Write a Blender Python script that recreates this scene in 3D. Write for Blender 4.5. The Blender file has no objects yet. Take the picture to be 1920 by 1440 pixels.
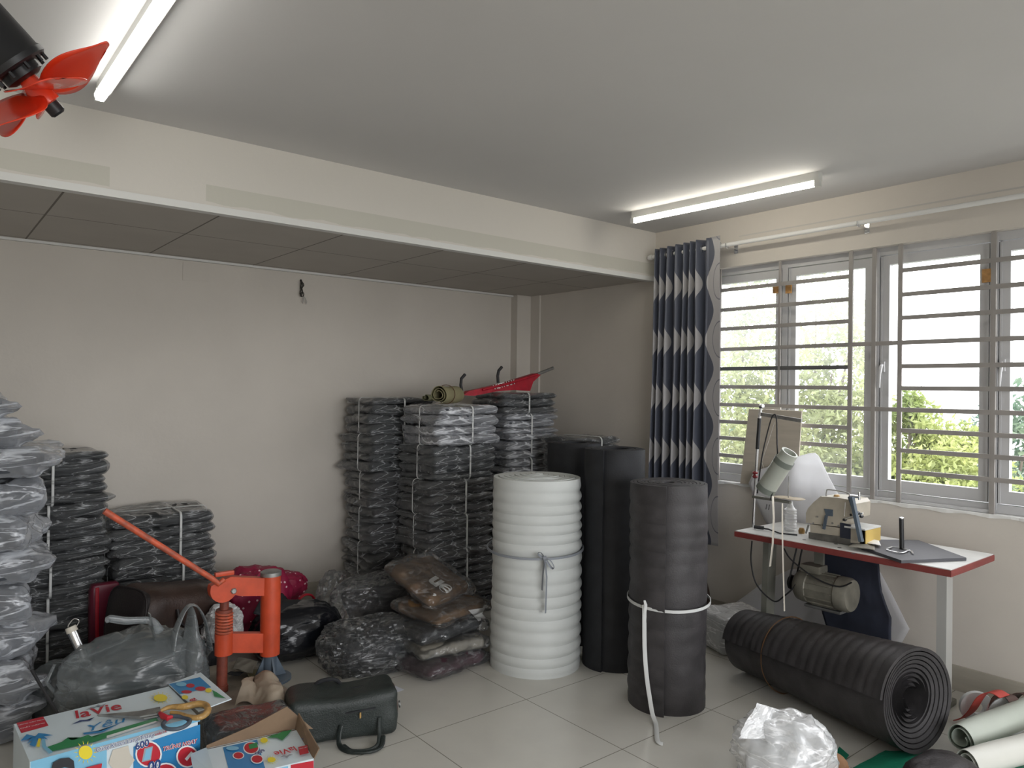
import bpy, bmesh, math, random
import numpy as np
from mathutils import Vector, Matrix
R_ = math.radians
sc = bpy.context.scene
COL = sc.collection
random.seed(7)
# ------------------------------------------------------------------ camera
H = 1.55; F = 1380.0
AZ = R_(50.8); ROLL = R_(0.73); PITCH = R_(0.33)
f_ = Vector((math.cos(AZ)*math.cos(PITCH), math.sin(AZ)*math.cos(PITCH), math.sin(PITCH)))
r_ = Vector((math.sin(AZ), -math.cos(AZ), 0)); u_ = r_.cross(f_)
RR = r_*math.cos(ROLL)+u_*math.sin(ROLL); UU = u_*math.cos(ROLL)-r_*math.sin(ROLL)
CAM = Vector((0, 0, H))
cd = bpy.data.cameras.new('camera'); cam = bpy.data.objects.new('camera', cd); COL.objects.link(cam)
cd.sensor_width = 36; cd.lens = 36*F/1920; cd.clip_start = .05; cd.clip_end = 200
cam.matrix_world = Matrix(((RR.x, UU.x, -f_.x, 0), (RR.y, UU.y, -f_.y, 0), (RR.z, UU.z, -f_.z, H), (0, 0, 0, 1)))
sc.camera = cam
# ------------------------------------------------------------------ world, exposure, lights
w = bpy.data.worlds.new('overcast_sky'); sc.world = w; w.use_nodes = True
nt = w.node_tree; bg = nt.nodes['Background']
tc = nt.nodes.new('ShaderNodeTexCoord'); sx = nt.nodes.new('ShaderNodeSeparateXYZ')
cr = nt.nodes.new('ShaderNodeValToRGB'); mr = nt.nodes.new('ShaderNodeMapRange')
nt.links.new(tc.outputs['Generated'], sx.inputs[0]); nt.links.new(sx.outputs[2], mr.inputs[0])
mr.inputs[1].default_value = -.4; mr.inputs[2].default_value = .6
nt.links.new(mr.outputs[0], cr.inputs[0]); nt.links.new(cr.outputs[0], bg.inputs[0])
cr.color_ramp.elements[0].color = (.20, .20, .19, 1); cr.color_ramp.elements[0].position = .25
cr.color_ramp.elements[1].color = (.96, .975, 1.0, 1); cr.color_ramp.elements[1].position = .42
bg.inputs[1].default_value = 5.0
sc.view_settings.view_transform = 'Standard'; sc.view_settings.look = 'None'
sc.view_settings.exposure = .48; sc.view_settings.gamma = 1; sc.view_settings.use_curve_mapping = False
sc.cycles.transparent_max_bounces = 24; sc.cycles.max_bounces = 8

XW, YB, ZC, ZS, YF = 4.263, 5.04, 2.715, 2.366, 3.56   # window wall, back wall, ceiling, soffit, beam face
XL, YR = -1.3, -2.6                                     # wall on the far left, wall behind
WY0, WY1, WZ0, WZ1 = -.6, 3.3, .936, 2.385              # the long window
TUBE_E = 11.0

def portal(loc, rot, sx_, sy_):
    l = bpy.data.lights.new('daylight_portal', 'AREA'); l.shape = 'RECTANGLE'; l.size = sx_; l.size_y = sy_
    l.cycles.is_portal = True
    o = bpy.data.objects.new('daylight_portal', l); o.location = loc; o.rotation_euler = rot; COL.objects.link(o)
portal((XW+.2, (WY0+WY1)/2, (WZ0+WZ1)/2), (0, R_(90), 0), WZ1-WZ0, WY1-WY0)
portal((1.3, YR-.1, 1.55), (R_(90), 0, 0), 4.6, 1.9)

# ------------------------------------------------------------------ pixel of the photo -> point on a plane
def at(px, py, ax, val):
    v = f_+RR*((px-960)/F)-UU*((py-720)/F); n = 'xyz'.index(ax)
    return CAM+v*((val-CAM[n])/v[n])
# ------------------------------------------------------------------ materials
def nd(nt, t, **k):
    n = nt.nodes.new(t)
    for a, b in k.items(): setattr(n, a, b)
    return n
def mat(name, col, rough=.6, metal=0, spec=.5, var=0, vscale=4, bump=0, bscale=60, col2=None, coat=0, trans=0, alpha=1, stretch=(1,1,1), emit=0, sss=0, sheen=0):
    m = bpy.data.materials.new(name); m.use_nodes = True; t = m.node_tree; b = t.nodes['Principled BSDF']
    b.inputs['Base Color'].default_value = (*col, 1); b.inputs['Roughness'].default_value = rough
    b.inputs['Metallic'].default_value = metal; b.inputs['Specular IOR Level'].default_value = spec
    b.inputs['Coat Weight'].default_value = coat; b.inputs['Transmission Weight'].default_value = trans; b.inputs['Alpha'].default_value = alpha
    b.inputs['Sheen Weight'].default_value = sheen
    if emit: b.inputs['Emission Color'].default_value = (*col, 1); b.inputs['Emission Strength'].default_value = emit
    tcn = nd(t, 'ShaderNodeTexCoord'); mp = nd(t, 'ShaderNodeMapping'); mp.inputs[3].default_value = stretch
    t.links.new(tcn.outputs['Object'], mp.inputs[0])
    if var or col2:
        n = nd(t, 'ShaderNodeTexNoise'); n.inputs['Scale'].default_value = vscale; n.inputs['Detail'].default_value = 6
        t.links.new(mp.outputs[0], n.inputs['Vector'])
        r = nd(t, 'ShaderNodeValToRGB'); c2 = col2 or tuple(min(1, c*(1+var)) for c in col)
        c1 = col if col2 else tuple(c*(1-var) for c in col)
        r.color_ramp.elements[0].color = (*c1, 1); r.color_ramp.elements[1].color = (*c2, 1)
        r.color_ramp.elements[0].position = .35; r.color_ramp.elements[1].position = .65
        t.links.new(n.outputs[0], r.inputs[0]); t.links.new(r.outputs[0], b.inputs['Base Color'])
    if bump:
        n = nd(t, 'ShaderNodeTexNoise'); n.inputs['Scale'].default_value = bscale; n.inputs['Detail'].default_value = 4
        t.links.new(mp.outputs[0], n.inputs['Vector'])
        bp = nd(t, 'ShaderNodeBump'); bp.inputs['Strength'].default_value = bump; bp.inputs['Distance'].default_value = .01
        t.links.new(n.outputs[0], bp.inputs['Height']); t.links.new(bp.outputs[0], b.inputs['Normal'])
    return m
def film(name, lo=.12, hi=.75, col=(.82, .85, .9), rough=.18, wr=9, bstr=.5, fold=.35, bd=.02, fw=.035, gloss=.6):
    """thin crumpled polythene: part clear, whiter where it is seen edge-on and in painted highlight streaks along its folds"""
    m = bpy.data.materials.new(name); m.use_nodes = True; t = m.node_tree; b = t.nodes['Principled BSDF']
    out = t.nodes['Material Output']
    b.inputs['Base Color'].default_value = (*col, 1); b.inputs['Roughness'].default_value = rough; b.inputs['Specular IOR Level'].default_value = .8
    tr = nd(t, 'ShaderNodeBsdfTransparent'); mx = nd(t, 'ShaderNodeMixShader')
    lw = nd(t, 'ShaderNodeLayerWeight'); lw.inputs[0].default_value = .35
    tcn = nd(t, 'ShaderNodeTexCoord'); mp = nd(t, 'ShaderNodeMapping'); mp.inputs[3].default_value = (.5, .5, 2.3)
    n = nd(t, 'ShaderNodeTexNoise'); n.inputs['Scale'].default_value = wr; n.inputs['Detail'].default_value = 5; n.inputs['Distortion'].default_value = .8
    t.links.new(tcn.outputs['Object'], mp.inputs[0]); t.links.new(mp.outputs[0], n.inputs['Vector'])
    a = nd(t, 'ShaderNodeMath', operation='SUBTRACT'); a.inputs[1].default_value = .5; t.links.new(n.outputs[0], a.inputs[0])
    ab = nd(t, 'ShaderNodeMath', operation='ABSOLUTE'); t.links.new(a.outputs[0], ab.inputs[0])
    rg = nd(t, 'ShaderNodeMapRange'); rg.inputs[1].default_value = 0; rg.inputs[2].default_value = fw; rg.inputs[3].default_value = fold; rg.inputs[4].default_value = 0  # noise streaks whiten the film, standing in for highlights on folds
    t.links.new(ab.outputs[0], rg.inputs[0])
    fr = nd(t, 'ShaderNodeMapRange'); fr.inputs[3].default_value = lo; fr.inputs[4].default_value = hi
    t.links.new(lw.outputs['Facing'], fr.inputs[0])
    ad = nd(t, 'ShaderNodeMath', operation='ADD', use_clamp=True); t.links.new(rg.outputs[0], ad.inputs[0]); t.links.new(fr.outputs[0], ad.inputs[1])
    t.links.new(ad.outputs[0], mx.inputs[0]); t.links.new(tr.outputs[0], mx.inputs[1]); t.links.new(b.outputs[0], mx.inputs[2])
    gl = nd(t, 'ShaderNodeBsdfGlossy'); gl.inputs['Roughness'].default_value = rough; gl.inputs[0].default_value = (1, 1, 1, 1)
    fz = nd(t, 'ShaderNodeFresnel'); fz.inputs[0].default_value = 1.5; m3 = nd(t, 'ShaderNodeMixShader'); fm_ = nd(t, 'ShaderNodeMath', operation='MULTIPLY_ADD', use_clamp=True); fm_.inputs[1].default_value = gloss; fm_.inputs[2].default_value = .0
    t.links.new(fz.outputs[0], fm_.inputs[0]); t.links.new(fm_.outputs[0], m3.inputs[0]); t.links.new(mx.outputs[0], m3.inputs[1]); t.links.new(gl.outputs[0], m3.inputs[2])
    t.links.new(m3.outputs[0], out.inputs[0])
    bp = nd(t, 'ShaderNodeBump'); bp.inputs['Strength'].default_value = bstr; bp.inputs['Distance'].default_value = bd
    t.links.new(ab.outputs[0], bp.inputs['Height']); t.links.new(bp.outputs[0], b.inputs['Normal']); t.links.new(bp.outputs[0], gl.inputs['Normal'])
    return m
M = {}
M['plaster'] = mat('wall_plaster', (.60, .56, .505), .85, var=.05, vscale=1.3, bump=.12, bscale=35)
M['ceil'] = mat('ceiling_paint', (.61, .60, .595), .8, var=.025, vscale=.8, bump=.05, bscale=20)
M['trimw'] = mat('white_trim', (.72, .72, .70), .6)
M['base_tile'] = mat('beige_skirting_tile', (.40, .37, .31), .3, var=.08, vscale=3, stretch=(1,1,8))
M['alu'] = mat('white_window_frame', (.50, .50, .505), .4)
M['grille'] = mat('painted_grille_steel', (.30, .28, .262), .5, var=.08, vscale=8)
M['grille_dark'] = mat('bare_grille_steel', (.10, .10, .10), .5)
M['tape'] = mat('brown_tape', (.45, .24, .08), .5, var=.3, vscale=30)
M['chrome'] = mat('chrome', (.75, .76, .78), .22, 1)
M['steel'] = mat('worn_steel', (.30, .30, .29), .45, .7, var=.2, vscale=20)
M['blackpl'] = mat('black_plastic', (.012, .013, .015), .4)
M['black'] = mat('black_rubber', (.018, .018, .02), .6)
M['red_blade'] = mat('red_fan_plastic', (.80, .055, .018), .25, coat=.3)
M['orange'] = mat('orange_red_enamel', (.50, .062, .020), .42, var=.14, vscale=14, bump=.06)
M['orange_worn'] = mat('worn_orange_enamel', (.60, .10, .04), .5, col2=(.28, .07, .04), vscale=26)
M['rust'] = mat('rusty_brown_steel', (.16, .035, .02), .55, var=.3, vscale=25)
M['bluegrey'] = mat('blue_grey_painted_steel', (.075, .10, .13), .5, var=.2, vscale=10)
M['fab_dark'] = mat('dark_grey_fabric', (.018, .021, .023), .8, var=.35, vscale=9, bump=.3, bscale=30, stretch=(1,1,3))
M['fab_grey'] = mat('grey_brown_fabric', (.028, .025, .026), .8, var=.35, vscale=9, bump=.3, bscale=30, stretch=(1,1,3))
M['fab_lit'] = mat('lit_grey_fabric', (.045, .05, .06), .8, var=.4, vscale=9, bump=.3, bscale=30, stretch=(1,1,3))  # lighter copy of the garment fabric, painted as if lit
M['film'] = film('clear_garment_film', .02, .42, fold=.42, rough=.15, wr=7, col=(.66, .68, .70), bstr=1.0, bd=.04, fw=.022)
M['film_lit'] = film('lit_garment_film', .14, .7, fold=.6, rough=.16, wr=6, col=(.78, .80, .84), bstr=1, bd=.04)  # brighter copy of the garment film, light painted in for lit bundles
M['film_p'] = film('pale_garment_film', .17, .90, fold=.6, rough=.16, wr=6, col=(.62, .65, .70), bstr=.8)
M['film_c'] = film('glossy_clear_film', .03, .16, fold=.22, rough=.07, wr=9, bstr=.7, col=(.6, .63, .65), bd=.03, gloss=.9, fw=.014)
M['film_grey'] = film('grey_carrier_film', .30, .90, fold=.22, rough=.25, wr=4, col=(.26, .29, .30), bstr=.9)
M['film_white'] = film('white_clear_film', .38, .95, fold=.4, rough=.12, wr=8, col=(.86, .87, .88))
M['strap'] = mat('white_plastic_string', (.62, .63, .62), .5)
M['foam_w'] = mat('white_foam', (.60, .62, .605), .65, var=.03, vscale=6, bump=.05, bscale=80, spec=.3)
def thin_foam():
    m = mat('white_foam_sheet', (.80, .80, .82), .6); t = m.node_tree; b = t.nodes['Principled BSDF']; out = t.nodes['Material Output']
    tl = nd(t, 'ShaderNodeBsdfTranslucent'); tl.inputs[0].default_value = (.92, .92, .93, 1); mx = nd(t, 'ShaderNodeMixShader'); mx.inputs[0].default_value = .5
    t.links.new(b.outputs[0], mx.inputs[1]); t.links.new(tl.outputs[0], mx.inputs[2]); t.links.new(mx.outputs[0], out.inputs[0]); return m
M['foam_s'] = thin_foam()
M['foam_d'] = mat('charcoal_foam', (.044, .041, .043), .50, var=.22, vscale=10, bump=.15, bscale=140, spec=.4)
M['foam_b'] = mat('black_foam', (.018, .019, .022), .62, var=.2, vscale=12, bump=.1, bscale=120, spec=.35)
M['ribbon'] = mat('grey_ribbon', (.26, .28, .31), .6)
M['brown_strap'] = mat('brown_rubber_band', (.12, .06, .025), .5)
M['leather_brown'] = mat('dark_brown_leather', (.045, .024, .018), .42, var=.25, vscale=8, bump=.25, bscale=120)
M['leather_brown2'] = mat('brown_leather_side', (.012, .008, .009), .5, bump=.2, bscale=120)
M['leather_green'] = mat('dark_green_leather', (.022, .029, .027), .46, var=.15, vscale=6, bump=.25, bscale=160)
M['blackfab'] = mat('black_cloth', (.012, .013, .016), .75, var=.3, vscale=8, bump=.3, bscale=20)
M['blackbag'] = mat('black_polythene', (.008, .009, .012), .22, bump=.6, bscale=9, stretch=(1,1,2))
M['maroon'] = mat('maroon_vinyl', (.13, .010, .028), .4)
M['pink'] = None
M['brown_fab'] = mat('tan_brown_fabric', (.135, .072, .028), .7, var=.12, vscale=7, bump=.3, bscale=20)
M['beige_fab'] = mat('grey_beige_fabric', (.22, .205, .17), .7, var=.1, vscale=7, bump=.3, bscale=20)
M['maroon_fab'] = mat('dark_maroon_fabric', (.05, .015, .025), .7, var=.2, vscale=7, bump=.3, bscale=20)
M['print'] = mat('white_print', (.80, .80, .78), .5)
M['olive'] = mat('olive_felt', (.26, .235, .13), .8, var=.1, vscale=10, bump=.1)
M['olive_dark'] = mat('dark_olive_felt_back', (.13, .13, .07), .8)
M['redcloth'] = mat('red_canvas', (.40, .01, .025), .5, var=.15, vscale=20, bump=.3, bscale=30)
M['kraft'] = mat('brown_cardboard_inside', (.24, .16, .10), .8, var=.12, vscale=8)
M['paper'] = mat('crumpled_brown_paper', (.30, .245, .185), .75, var=.15, vscale=6, bump=.5, bscale=14)
M['stump'] = mat('dusty_work_block', (.27, .235, .19), .85, var=.25, vscale=9, bump=.5, bscale=14)
M['box_white'] = mat('glossy_white_card', (.70, .80, .85), .3, var=.03)
M['box_blue'] = mat('blue_print', (.03, .24, .52), .3)
M['sky_print'] = mat('light_blue_print', (.22, .52, .72), .3)
M['p_red'] = mat('red_print', (.52, .018, .035), .35)
M['p_green'] = mat('green_print', (.025, .26, .09), .35)
M['p_yellow'] = mat('yellow_print', (.85, .70, .04), .35)
M['p_navy'] = mat('navy_print', (.02, .05, .20), .35)
M['p_white'] = mat('pure_white_print', (.82, .85, .87), .35)
M['p_black'] = mat('black_print', (.015, .015, .02), .35)
M['p_skin'] = mat('skin_print', (.50, .28, .19), .35)
M['p_grey'] = mat('grey_print', (.35, .38, .42), .35)
M['p_cream'] = mat('cream_print', (.62, .58, .50), .35)
M['gold'] = mat('yellowed_tape_wrap', (.45, .27, .09), .3, var=.25, vscale=30, bump=.5, bscale=60)
M['laminate'] = mat('white_laminate', (.66, .66, .64), .4, var=.06, vscale=8)
M['rededge'] = mat('red_table_edge', (.20, .036, .032), .45, var=.1, vscale=12)
M['legpaint'] = mat('dusty_grey_green_paint', (.17, .17, .145), .6, var=.2, vscale=9)
M['leglight'] = mat('pale_grey_paint', (.42, .42, .40), .5)
M['machine'] = mat('beige_machine_enamel', (.42, .38, .31), .42, var=.1, vscale=12)
M['machine_dk'] = mat('grimy_machine_base', (.10, .095, .085), .5, var=.4, vscale=20)
M['yellowed'] = mat('yellowed_plastic', (.62, .44, .13), .4)
M['motor'] = mat('dusty_cast_aluminium', (.20, .19, .155), .5, .2, var=.2, vscale=14)
M['navy'] = mat('navy_cloth', (.018, .022, .038), .75, var=.2, vscale=10)
M['ply'] = mat('pale_plywood', (.47, .42, .35), .6, var=.06, vscale=4, stretch=(1,1,9))
M['cone'] = mat('grey_green_plastic_tube', (.40, .42, .37), .45, var=.06)
M['cone_d'] = mat('dark_grey_green_band', (.17, .19, .165), .5)
M['disc'] = mat('worn_wooden_disc', (.42, .35, .25), .6)
M['red_knob'] = mat('red_knob_plastic', (.24, .015, .02), .4)
M['mat_dark'] = mat('charcoal_foam_mat', (.075, .075, .085), .6, var=.06, bump=.1)
M['green_sheet'] = mat('green_plastic', (.02, .20, .12), .2, var=.2, bump=.4, bscale=12)
M['pale_leather'] = mat('pale_sage_leather', (.50, .54, .48), .45, var=.05, vscale=4)
M['pale_leather2'] = mat('off_white_leather', (.66, .66, .61), .4, var=.04, vscale=4)
M['red_strap'] = mat('red_leather', (.50, .055, .04), .45)
M['brown_leather'] = mat('chocolate_leather', (.075, .038, .03), .45)
M['tan'] = mat('tan_suede', (.30, .16, .08), .7)
M['paperw'] = mat('pale_paper', (.60, .62, .68), .6)
M['tube'] = mat('tube_light', (1.0, .95, .84), .3, emit=TUBE_E)
M['tube_w'] = mat('cool_tube_light', (1.0, .985, .93), .3, emit=TUBE_E*.75)
M['housing'] = mat('white_lamp_housing', (.62, .62, .59), .45)
M['bark'] = mat('grey_brown_bark', (.17, .14, .11), .8, var=.2)
M['wire'] = mat('dirty_wire', (.03, .028, .025), .6)
M['wire_w'] = mat('white_wire', (.5, .48, .45), .5)

def polka():
    m = mat('pink_polka_dot_fabric', (.42, .012, .07), .5); t = m.node_tree; b = t.nodes['Principled BSDF']
    tcn = nd(t, 'ShaderNodeTexCoord'); v = nd(t, 'ShaderNodeTexVoronoi'); v.inputs['Scale'].default_value = 26; v.inputs['Randomness'].default_value = .35
    t.links.new(tcn.outputs['Object'], v.inputs['Vector'])
    r = nd(t, 'ShaderNodeValToRGB'); r.color_ramp.interpolation = 'CONSTANT'
    r.color_ramp.elements[0].color = (.8, .55, .6, 1); r.color_ramp.elements[1].color = (.28, .010, .05, 1); r.color_ramp.elements[1].position = .17
    t.links.new(v.outputs['Distance'], r.inputs[0]); t.links.new(r.outputs[0], b.inputs['Base Color']); return m
M['pink'] = polka()
def tiles(name, col, ox, oy, sx_, sy_, line, lw, rough, var):
    m = mat(name, col, rough, spec=.45); t = m.node_tree; b = t.nodes['Principled BSDF']
    g = nd(t, 'ShaderNodeNewGeometry'); s = nd(t, 'ShaderNodeSeparateXYZ'); t.links.new(g.outputs['Position'], s.inputs[0])
    ms = []
    for i, (o, k) in enumerate(((ox, sx_), (oy, sy_))):
        a = nd(t, 'ShaderNodeMath', operation='SUBTRACT'); a.inputs[1].default_value = o-100*k; t.links.new(s.outputs[i], a.inputs[0])
        d = nd(t, 'ShaderNodeMath', operation='MODULO'); d.inputs[1].default_value = k; t.links.new(a.outputs[0], d.inputs[0])
        l = nd(t, 'ShaderNodeMath', operation='LESS_THAN'); l.inputs[1].default_value = lw; t.links.new(d.outputs[0], l.inputs[0]); ms.append(l)
    mxm = nd(t, 'ShaderNodeMath', operation='MAXIMUM'); t.links.new(ms[0].outputs[0], mxm.inputs[0]); t.links.new(ms[1].outputs[0], mxm.inputs[1])
    n = nd(t, 'ShaderNodeTexNoise'); n.inputs['Scale'].default_value = 3.5; n.inputs['Detail'].default_value = 8; t.links.new(g.outputs['Position'], n.inputs['Vector'])
    r = nd(t, 'ShaderNodeValToRGB'); r.color_ramp.elements[0].color = (*[c*(1-var) for c in col], 1); r.color_ramp.elements[1].color = (*[c*(1+var) for c in col], 1)
    r.color_ramp.elements[0].position = .35; r.color_ramp.elements[1].position = .65
    t.links.new(n.outputs[0], r.inputs[0])
    mx = nd(t, 'ShaderNodeMix', data_type='RGBA'); t.links.new(mxm.outputs[0], mx.inputs[0]); t.links.new(r.outputs[0], mx.inputs[6]); mx.inputs[7].default_value = (*line, 1)
    t.links.new(mx.outputs[2], b.inputs['Base Color']); return m
M['floor'] = tiles('cream_polished_tile', (.58, .565, .515), 1.756, 2.79, .636, .64, (.25, .235, .20), .0045, .16, .035)
M['soffit'] = tiles('grey_ceiling_panels', (.47, .44, .40), .488, 4.215, .65, .75, (.16, .14, .12), .009, .7, .03)
def beam_mat():
    m = mat('beam_plaster', (.66, .63, .58), .85, bump=.1, bscale=35); t = m.node_tree; b = t.nodes['Principled BSDF']
    g = nd(t, 'ShaderNodeNewGeometry'); s = nd(t, 'ShaderNodeSeparateXYZ'); t.links.new(g.outputs['Position'], s.inputs[0])
    nz = nd(t, 'ShaderNodeTexNoise'); nz.inputs['Scale'].default_value = 7; t.links.new(g.outputs['Position'], nz.inputs['Vector'])
    q = nd(t, 'ShaderNodeMath', operation='MULTIPLY_ADD'); q.inputs[1].default_value = .035; t.links.new(nz.outputs[0], q.inputs[0]); t.links.new(s.outputs[2], q.inputs[2])
    def cmp(src, op, v):
        n = nd(t, 'ShaderNodeMath', operation=op); n.inputs[1].default_value = v; t.links.new(src, n.inputs[0]); return n.outputs[0]
    def mul(a, c):
        n = nd(t, 'ShaderNodeMath', operation='MULTIPLY'); t.links.new(a, n.inputs[0]); t.links.new(c, n.inputs[1]); return n.outputs[0]
    zz = mul(cmp(s.outputs[2], 'LESS_THAN', 2.482), cmp(q.outputs[0], 'GREATER_THAN', 2.415))
    p1 = mul(zz, cmp(s.outputs[0], 'LESS_THAN', .65)); p2 = mul(zz, cmp(s.outputs[0], 'GREATER_THAN', 1.05))
    a = nd(t, 'ShaderNodeMath', operation='ADD', use_clamp=True); t.links.new(p1, a.inputs[0]); t.links.new(p2, a.inputs[1])
    mx = nd(t, 'ShaderNodeMix', data_type='RGBA'); t.links.new(a.outputs[0], mx.inputs[0]); mx.inputs[6].default_value = (.66, .63, .58, 1); mx.inputs[7].default_value = (.57, .555, .49, 1)
    t.links.new(mx.outputs[2], b.inputs['Base Color']); return m
M['beam'] = beam_mat()
def glass(name, dirt):
    m = bpy.data.materials.new(name); m.use_nodes = True; t = m.node_tree; b = t.nodes['Principled BSDF']; out = t.nodes['Material Output']
    b.inputs['Base Color'].default_value = (.8, .82, .84, 1); b.inputs['Roughness'].default_value = .6; b.inputs['Transmission Weight'].default_value = 0
    tl = nd(t, 'ShaderNodeBsdfTranslucent'); tl.inputs[0].default_value = (.85, .88, .9, 1)
    gl = nd(t, 'ShaderNodeBsdfGlossy'); gl.inputs['Roughness'].default_value = .02
    tr = nd(t, 'ShaderNodeBsdfTransparent'); m1 = nd(t, 'ShaderNodeMixShader'); m2 = nd(t, 'ShaderNodeMixShader')
    g = nd(t, 'ShaderNodeNewGeometry'); sz = nd(t, 'ShaderNodeSeparateXYZ'); t.links.new(g.outputs['Position'], sz.inputs[0])
    mrn = nd(t, 'ShaderNodeMapRange'); mrn.inputs[1].default_value = 1.5; mrn.inputs[2].default_value = 2.25; mrn.inputs[3].default_value = dirt*.12; mrn.inputs[4].default_value = dirt
    t.links.new(sz.outputs[2], mrn.inputs[0]); t.links.new(mrn.outputs[0], m1.inputs[0])
    t.links.new(tr.outputs[0], m1.inputs[1]); t.links.new(tl.outputs[0], m1.inputs[2])
    m2.inputs[0].default_value = .04; t.links.new(m1.outputs[0], m2.inputs[1]); t.links.new(gl.outputs[0], m2.inputs[2])
    t.links.new(m2.outputs[0], out.inputs[0]); return m
M['glass'] = glass('clear_window_glass', .03); M['glass_d'] = glass('dusty_window_glass', .15)
def leafmat(name, col, c2):
    m = mat(name, col, .4, col2=c2, vscale=1.1); t = m.node_tree; b = t.nodes['Principled BSDF']; out = t.nodes['Material Output']
    tl = nd(t, 'ShaderNodeBsdfTranslucent'); mx = nd(t, 'ShaderNodeMixShader'); mx.inputs[0].default_value = .45
    lk = b.inputs['Base Color'].links[0].from_socket; t.links.new(lk, tl.inputs[0])
    t.links.new(b.outputs[0], mx.inputs[1]); t.links.new(tl.outputs[0], mx.inputs[2]); t.links.new(mx.outputs[0], out.inputs[0]); return m
M['leaf_y'] = leafmat('yellow_green_leaves', (.19, .26, .08), (.44, .47, .18))
M['leaf_g'] = leafmat('mid_green_leaves', (.17, .22, .10), (.46, .48, .24))
M['leaf_b'] = leafmat('blue_green_leaves', (.09, .16, .12), (.24, .31, .20))
# ------------------------------------------------------------------ mesh helpers
ORG = {}
def link(o, parent=None):
    COL.objects.link(o)
    if parent is not None: o.parent = parent
    return o
def thing(name, label, cat, loc=(0, 0, 0), rz=0, group=None):
    o = bpy.data.objects.new(name, None); o.empty_display_size = .05; o.location = loc; o.rotation_euler = (0, 0, rz)
    COL.objects.link(o); o['label'] = label; o['category'] = cat
    if group: o['group'] = group
    ORG[o.name] = Vector(loc); return o
def tag(o, label, cat, group=None, kind=None):
    o['label'] = label; o['category'] = cat
    if group: o['group'] = group
    if kind: o['kind'] = kind
    return o
def mesh(name, V_, F_, m, parent=None, smooth=True, label=None):
    """vertices in world coordinates; the object's origin goes to its thing's origin (or its own base)"""
    V_ = np.asarray(V_, dtype=float)
    if parent is not None:
        p = parent; o0 = ORG.get(p.name)
        if o0 is None: o0 = Vector((0, 0, 0))
    else:
        mn, mx = V_.min(0), V_.max(0); o0 = Vector(((mn[0]+mx[0])/2, (mn[1]+mx[1])/2, mn[2]))
    V2 = V_-np.array(o0)
    me = bpy.data.meshes.new(name); me.from_pydata(V2.tolist(), [], [list(map(int, f)) for f in F_]); me.update()
    if smooth:
        me.polygons.foreach_set('use_smooth', [True]*len(me.polygons))
        if smooth != 'all': 
            try: me.set_sharp_from_angle(angle=R_(38))
            except Exception: pass
    if m is not None: me.materials.append(M[m] if isinstance(m, str) else m)
    o = bpy.data.objects.new(name, me); link(o, parent)
    if parent is None: o.location = o0
    ORG[o.name] = o0
    if label: o['label'] = label
    return o
def smooth_pts(P, n=6):
    P = [Vector(p) for p in P]; out = []
    for i in range(len(P)-1):
        p0, p1, p2, p3 = P[max(i-1, 0)], P[i], P[i+1], P[min(i+2, len(P)-1)]
        for k in range(n):
            t = k/n; out.append(.5*((2*p1)+(p2-p0)*t+(2*p0-5*p1+4*p2-p3)*t*t+(3*p1-p0-3*p2+p3)*t**3))
    return out+[P[-1]]
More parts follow.
